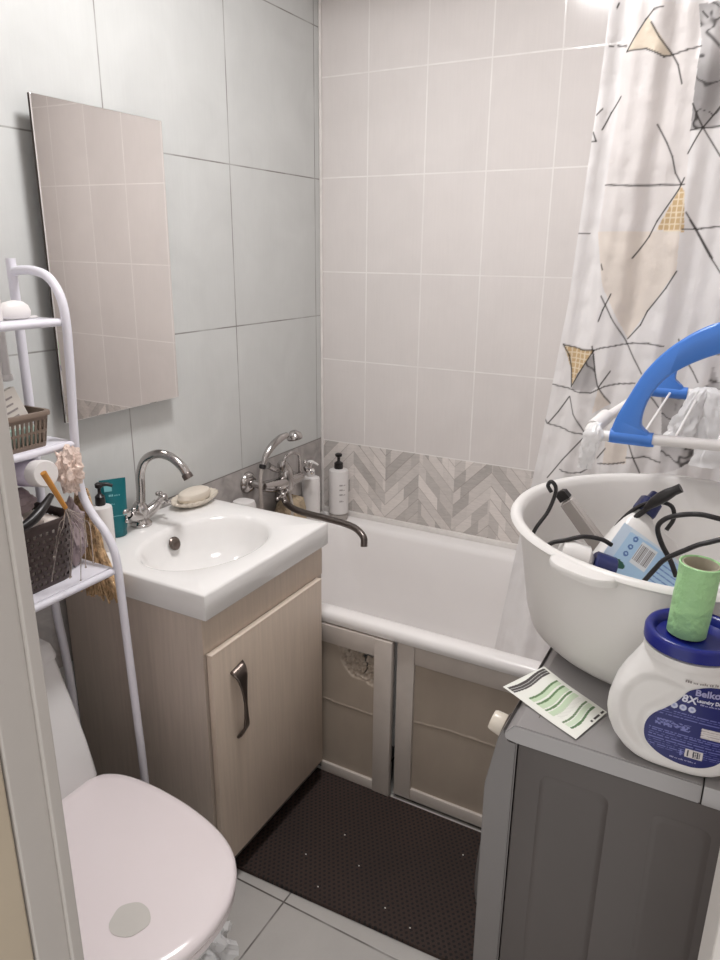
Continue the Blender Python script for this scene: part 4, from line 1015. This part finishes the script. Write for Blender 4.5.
# ink lines and colour fields of the print, metres across (x) and up (z) the sheet
SEG = [
    [(1.1182, 1.9123), (1.1014, 1.9108), (1.0885, 1.8966), (1.0591, 1.8477), (1.0945, 1.8472), (1.1285, 1.8311), (1.1427, 1.8343), (1.1685, 1.8388), (1.1915, 1.8427)],
    [(1.099, 1.8908), (1.1171, 1.8636), (1.1427, 1.8343), (1.1548, 1.816), (1.1664, 1.7826)],
    [(1.0397, 1.8606), (1.0569, 1.8578)],
    [(1.0258, 1.8598), (1.0321, 1.8591)],
    [(1.0562, 1.7696), (1.0398, 1.7425), (1.027, 1.7119)],
    [(1.0241, 1.7496), (1.0144, 1.7393)],
    [(1.0113, 1.7068), (1.0184, 1.6912), (1.0103, 1.6901)],
    [(1.1308, 1.715), (1.1527, 1.681), (1.1659, 1.6558), (1.1753, 1.6258), (1.189, 1.6053)],
    [(1.0436, 1.6085), (1.0978, 1.6042), (1.1497, 1.6051), (1.1952, 1.6037)],
    [(1.1937, 1.6151), (1.1863, 1.5954), (1.153, 1.5374), (1.1409, 1.5086), (1.114, 1.4657)],
    [(1.0001, 1.5144), (1.0218, 1.5143)],
    [(1.1941, 1.6593), (1.2135, 1.7014), (1.2389, 1.7381)],
    [(1.1907, 1.7455), (1.2036, 1.721), (1.2148, 1.7023), (1.2514, 1.6517)],
    [(1.1931, 1.6994), (1.2148, 1.7023), (1.2438, 1.7042)],
    [(1.2028, 1.5209), (1.2359, 1.5228), (1.2695, 1.5271)],
    [(1.2056, 1.5521), (1.2259, 1.5239), (1.2634, 1.4675)],
    [(1.0354, 1.9307), (1.0327, 1.9232)],
    [(1.1858, 1.9001), (1.1967, 1.8877)],
    [(1.214, 1.5383), (1.2328, 1.51), (1.2579, 1.4716), (1.282, 1.4409)],
    [(1.203, 1.4419), (1.1875, 1.4092), (1.1563, 1.3613), (1.1461, 1.3327), (1.1221, 1.3015)],
    [(1.0547, 1.4528), (1.0587, 1.4418)],
    [(1.0616, 1.3884), (1.086, 1.3466), (1.1199, 1.2967), (1.1609, 1.2327)],
    [(1.0809, 1.3931), (1.0675, 1.3601), (1.0614, 1.3368)],
    [(0.9899, 1.2822), (1.0298, 1.2741), (1.0592, 1.275), (1.0732, 1.2807), (1.1012, 1.2867), (1.1341, 1.2942), (1.1669, 1.2964), (1.1971, 1.2927)],
    [(0.9899, 1.2822), (1.0042, 1.259), (1.0119, 1.2291), (1.0158, 1.1893)],
    [(1.0592, 1.275), (1.0394, 1.2374), (1.0167, 1.1925)],
    [(0.9735, 1.1915), (0.9924, 1.1889), (1.0175, 1.1838), (1.0391, 1.181), (1.0601, 1.1812), (1.0879, 1.198), (1.1161, 1.2049), (1.1495, 1.211)],
    [(1.0959, 1.2313), (1.0813, 1.2047), (1.0764, 1.1951)],
    [(1.0764, 1.1951), (1.0903, 1.1751), (1.1024, 1.161)],
    [(1.0542, 1.2835), (1.0605, 1.2572), (1.0677, 1.2217), (1.0751, 1.1962)],
    [(1.0142, 1.1673), (1.0287, 1.131), (1.054, 1.0928)],
    [(1.013, 1.1671), (0.9916, 1.13), (0.9702, 1.0997)],
    [(0.9615, 1.1117), (0.9689, 1.0996), (1.0044, 1.0929), (1.0528, 1.0862)],
    [(1.0538, 1.0767), (1.0141, 1.0223), (0.9802, 0.9702)],
    [(1.01, 0.9984), (1.0359, 0.9931), (1.0574, 0.9972), (1.0718, 1.008)],
    [(1.0901, 1.0199), (1.1328, 1.0302), (1.1497, 1.0365)],
    [(1.1514, 1.0476), (1.1857, 1.0507), (1.2205, 1.0433)],
    [(1.1537, 1.0775), (1.1695, 1.042), (1.1815, 1.0134)],
    [(1.1861, 1.1849), (1.2062, 1.1573)],
    [(1.218, 1.1929), (1.2399, 1.1904), (1.2612, 1.1897)],
    [(1.2465, 1.2601), (1.2591, 1.2441), (1.2721, 1.2253)],
    [(1.2228, 1.3079), (1.2253, 1.3008)],
    [(1.2916, 1.287), (1.3051, 1.2814)],
    [(1.2975, 1.1178), (1.3096, 1.1428), (1.3224, 1.1617)],
    [(1.103, 1.0578), (1.0875, 1.0331)]]
POLY = {
    'tan': [
        [(1.0929, 1.9006), (1.0611, 1.8485), (1.0944, 1.8477), (1.1285, 1.8316), (1.1427, 1.8343)]],
    'gold': [
        [(1.1895, 1.6013), (1.198, 1.5901), (1.2069, 1.5163), (1.1536, 1.5202)],
        [(0.9913, 1.2805), (1.0298, 1.2741), (1.0592, 1.275), (1.0379, 1.2343), (1.0167, 1.1925), (1.0107, 1.229)]],
    'grey': [
        [(1.047, 1.9314), (1.1769, 1.9143), (1.1888, 1.8555), (1.1911, 1.7595), (1.1958, 1.6544), (1.2002, 1.585), (1.1917, 1.5164), (1.0395, 1.517), (1.0436, 1.6085), (1.0531, 1.7415)]],
    'sand': [
        [(1.0378, 1.5175), (1.1993, 1.5168), (1.2025, 1.4419), (1.1221, 1.3015), (1.087, 1.3638), (1.0623, 1.4082)],
        [(1.1013, 1.0735), (1.151, 1.0758), (1.153, 1.0332), (1.1009, 1.0215)],
        [(1.0764, 1.1951), (1.1026, 1.1592), (1.0678, 1.1355)]],
    'marble': [
        [(1.1769, 1.9143), (1.2141, 1.9094), (1.2438, 1.7042), (1.1931, 1.6994), (1.1905, 1.7642), (1.1903, 1.8508)],
        [(1.0598, 1.2691), (1.0732, 1.1978), (1.0599, 1.1831), (1.0174, 1.1851), (1.0263, 1.218)],
        [(1.2052, 1.1869), (1.2612, 1.1897), (1.287, 1.0594), (1.2548, 1.0361), (1.2212, 1.0153), (1.2171, 1.0922)],
        [(1.2924, 1.2637), (1.3138, 1.2207), (1.3183, 1.19), (1.2867, 1.1953)]]}
def inpoly(x, z, P):
    c = np.zeros(len(x), bool); j = len(P)-1
    for i in range(len(P)):
        xi, zi = P[i]; xj, zj = P[j]
        with np.errstate(divide='ignore', invalid='ignore'):
            q = ((zi > z) != (zj > z)) & (x < (xj-xi)*(z-zi)/(zj-zi+1e-12)+xi)
        c ^= q; j = i
    return c
def ccol(co):
    x = co[:, 0]+1.3; z = co[:, 2].copy(); 
    sh = x > 1.40; x = np.where(sh, x-.34, x)                       # the print repeats across the width
    n = len(x); c = np.tile(np.array(hexc(250, 248, 248)), (n, 1)); c[:, 3] = .24     # alpha channel = share that lets light straight through
    def nz(s, o): return np.array([noise.noise(V((a*s, b*s, o))) for a, b in zip(x, z)])
    for P in POLY['grey']: m_ = inpoly(x, z, P); c[m_] = (*hexc(236, 231, 229)[:3], .12)
    for P in POLY['sand']: m_ = inpoly(x, z, P); c[m_] = (*hexc(236, 226, 216)[:3], .10)
    for P in POLY['tan']: m_ = inpoly(x, z, P); c[m_] = (*hexc(230, 216, 196)[:3], .05)
    for P in POLY['gold']:
        m_ = inpoly(x, z, P); c[m_] = (*hexc(212, 182, 138)[:3], .03)
        g = m_ & ((np.mod(x, .0105) < .0026) | (np.mod(z, .0115) < .0026)); c[g] = (*hexc(240, 224, 196)[:3], .03)
    for P in POLY['marble']:
        m_ = inpoly(x, z, P); idx = np.where(m_)[0]
        for k in idx:
            a, b = x[k], z[k]; w = noise.noise(V((a*22, b*22, 2)))*.6+noise.noise(V((a*60, b*60, 5)))*.3
            v = abs(noise.noise(V((a*14+w, b*14-w, 7)))); s = 190+60*noise.noise(V((a*12, b*12, 9)))-120*math.exp(-(v/.045)**2)
            s = max(60, min(225, s)); c[k] = (*hexc(s, s-3, s-3)[:3], .04)
    for L in SEG:
        for (ax_, az), (bx_, bz) in zip(L, L[1:]):
            m_ = (x > min(ax_, bx_)-.01) & (x < max(ax_, bx_)+.01) & (z > min(az, bz)-.01) & (z < max(az, bz)+.01); idx = np.where(m_)[0]
            if not len(idx): continue
            px, pz = x[idx]-ax_, z[idx]-az; dx, dz = bx_-ax_, bz-az; tt = np.clip((px*dx+pz*dz)/(dx*dx+dz*dz), 0, 1)
            d = np.hypot(px-tt*dx, pz-tt*dz); w = np.clip((.0021-d)/.0012, 0, 1)[:, None]*.92
            c[idx] = c[idx]*(1-w)+np.array((*hexc(42, 36, 34)[:3], 0))*w
    return c
paint(o, ccol)
# rod and rings above the frame
t2 = empty('curtain_rod', (.8, -.592, 2.36), 'white curtain rod spanning the room above the bath', 'rod')
link('rod', TUBE([(.001, -.592, 2.36), (X1-.001, -.592, 2.36)], .0125, n=20, sm=0), M['white_paint'], t2)
k = 0
for x in np.linspace(1.07, 1.56, 7):
    ring = [V((x, -.592+.017*math.cos(a), 2.352+.022*math.sin(a))) for a in [2*PI*k/16 for k in range(17)]]
    link('curtain_ring', TUBE(ring, .0018, n=6, sm=0), M['white_plastic'], t)

# ================================================================== DRYING RACK
t = empty('drying_rack', (1.36, -.82, 1.19), 'white tubular drying rack with blue curved arms above the basin', 'drying rack')
FY, FZ, RYb, RZ = -.95, 1.176, -.70, 1.219
XE = X1-.004
def lerp(a, b, u): return a+(b-a)*u
link('rack_frame', TUBE([(XE, FY, FZ+.01), (1.40, FY, FZ+.008), (1.25, FY, FZ+.004), (1.162, FY, FZ), (1.143, FY+.006, FZ+.001), (1.134, FY+.022, FZ+.004), (1.145, -.88, FZ+.012), (1.178, -.76, RZ-.010), (1.190, RYb-.014, RZ-.001), (1.205, RYb, RZ), (1.25, RYb, RZ), (1.40, RYb, RZ+.006), (XE, RYb, RZ+.01)], .0092, n=14, sm=6), M['white_plastic'], t)
for x in (1.222, 1.272, 1.336, 1.40, 1.46, 1.515):
    link('rack_line', TUBE([(x-.0, FY+.008, FZ+.006), (x+.012, RYb-.008, RZ)], .0022, n=8, sm=0), M['white_plastic'], t)
link('corner_sleeve', TUBE([(1.137, FY+.03, FZ+.005), (1.147, -.865, FZ+.016)], .0135, n=16, sm=0), M['white_plastic'], t)
# blue arms: tapering curved bars, each from the frame up and over to the wall
def arm(y, z0, pts_o, pts_i, th, name='blue_arm'):
    n = 40; o_ = smoothpath([(a, 0, b) for a, b in pts_o], 8); i_ = smoothpath([(a, 0, b) for a, b in pts_i], 8); L = min(len(o_), len(i_))
    bm = nb(); rings = []
    for k in range(L):
        a, b = o_[k], i_[k]; ce = (a+b)/2; w = (a-b)/2; rings.append([V((ce.x+w.x*s, y+th*q, ce.z+w.z*s)) for s, q in ((1, .55), (1, -.55), (.8, -1), (-.8, -1), (-1, -.55), (-1, .55), (-.8, 1), (.8, 1))])
    loft(bm, rings); bmesh.ops.recalc_face_normals(bm, faces=bm.faces)
    return link(name, bm, M['blue'], t, ang=50)
arm(FY, FZ, [(1.169, FZ-.008), (1.177, 1.205), (1.193, 1.245), (1.218, 1.296), (1.254, 1.338), (1.305, 1.372), (1.37, 1.388), (1.45, 1.385), (1.53, 1.365), (XE, 1.335)],
    [(1.243, FZ-.008), (1.236, 1.187), (1.220, 1.203), (1.224, 1.240), (1.243, 1.277), (1.275, 1.305), (1.32, 1.328), (1.37, 1.343), (1.45, 1.345), (1.53, 1.328), (XE, 1.298)][:10], .009)
arm(RYb, RZ, [(1.190, RZ-.006), (1.205, 1.25), (1.222, 1.285), (1.245, 1.315), (1.28, 1.345), (1.34, 1.37), (1.42, 1.38), (1.52, 1.365), (XE, 1.345)],
    [(1.262, RZ-.006), (1.254, 1.233), (1.240, 1.245), (1.246, 1.275), (1.275, 1.305), (1.34, 1.332), (1.42, 1.342), (1.52, 1.328), (XE, 1.308)], .009)
for y, z in ((FY, FZ+.003), (RYb, RZ)): link('arm_clip', TUBE([(1.172, y, z), (1.240, y, z)] if y == FY else [(1.198, y, z), (1.264, y, z)], .0118, n=18, sm=0), M['blue'], t)
# plastic bags on the rack
def drape(name, pts, w, seed, label, m):
    P = smoothpath(pts, 10); bm = nb(); n = 30; rings = []
    for k, p in enumerate(P):
        u = k/(len(P)-1); W = w(u); r = []
        for i in range(n):
            a = 2*PI*i/n; rr = W*(1+.45*noise.noise(V((math.cos(a)*2, math.sin(a)*2, u*5+seed)))+.25*noise.noise(V((math.cos(a)*5, math.sin(a)*5, u*9+seed))))
            r.append(p+V((rr*math.cos(a), rr*.55*math.sin(a), 0)))
        rings.append(r)
    loft(bm, rings); return tag(link(name, bm, m, ang=35), label, 'bag')
drape('plastic_bag', [(1.150, -.952, 1.198), (1.146, -.964, 1.185), (1.143, -.967, 1.165), (1.140, -.967, 1.14), (1.137, -.965, 1.118)], lambda u: .007+.008*math.sin(min(1, u*1.1)*PI*.85), 1, 'knotted white plastic bag hanging from the left corner of the drying rack', M['bag'])
drape('plastic_bag', [(1.293, -.722, 1.236), (1.285, -.728, 1.225), (1.275, -.732, 1.19), (1.268, -.732, 1.16), (1.262, -.732, 1.135)], lambda u: .010+.018*u, 6, 'crumpled white plastic bag hanging left over the rear drying rack tube', M['bag'])
drape('plastic_bag', [(1.303, -.722, 1.238), (1.312, -.728, 1.222), (1.318, -.730, 1.18), (1.322, -.730, 1.13), (1.318, -.730, 1.09)], lambda u: .010+.022*u, 9, 'long crumpled white plastic bag hanging right over the rear drying rack tube', M['bag'])
bpy.context.view_layer.update()
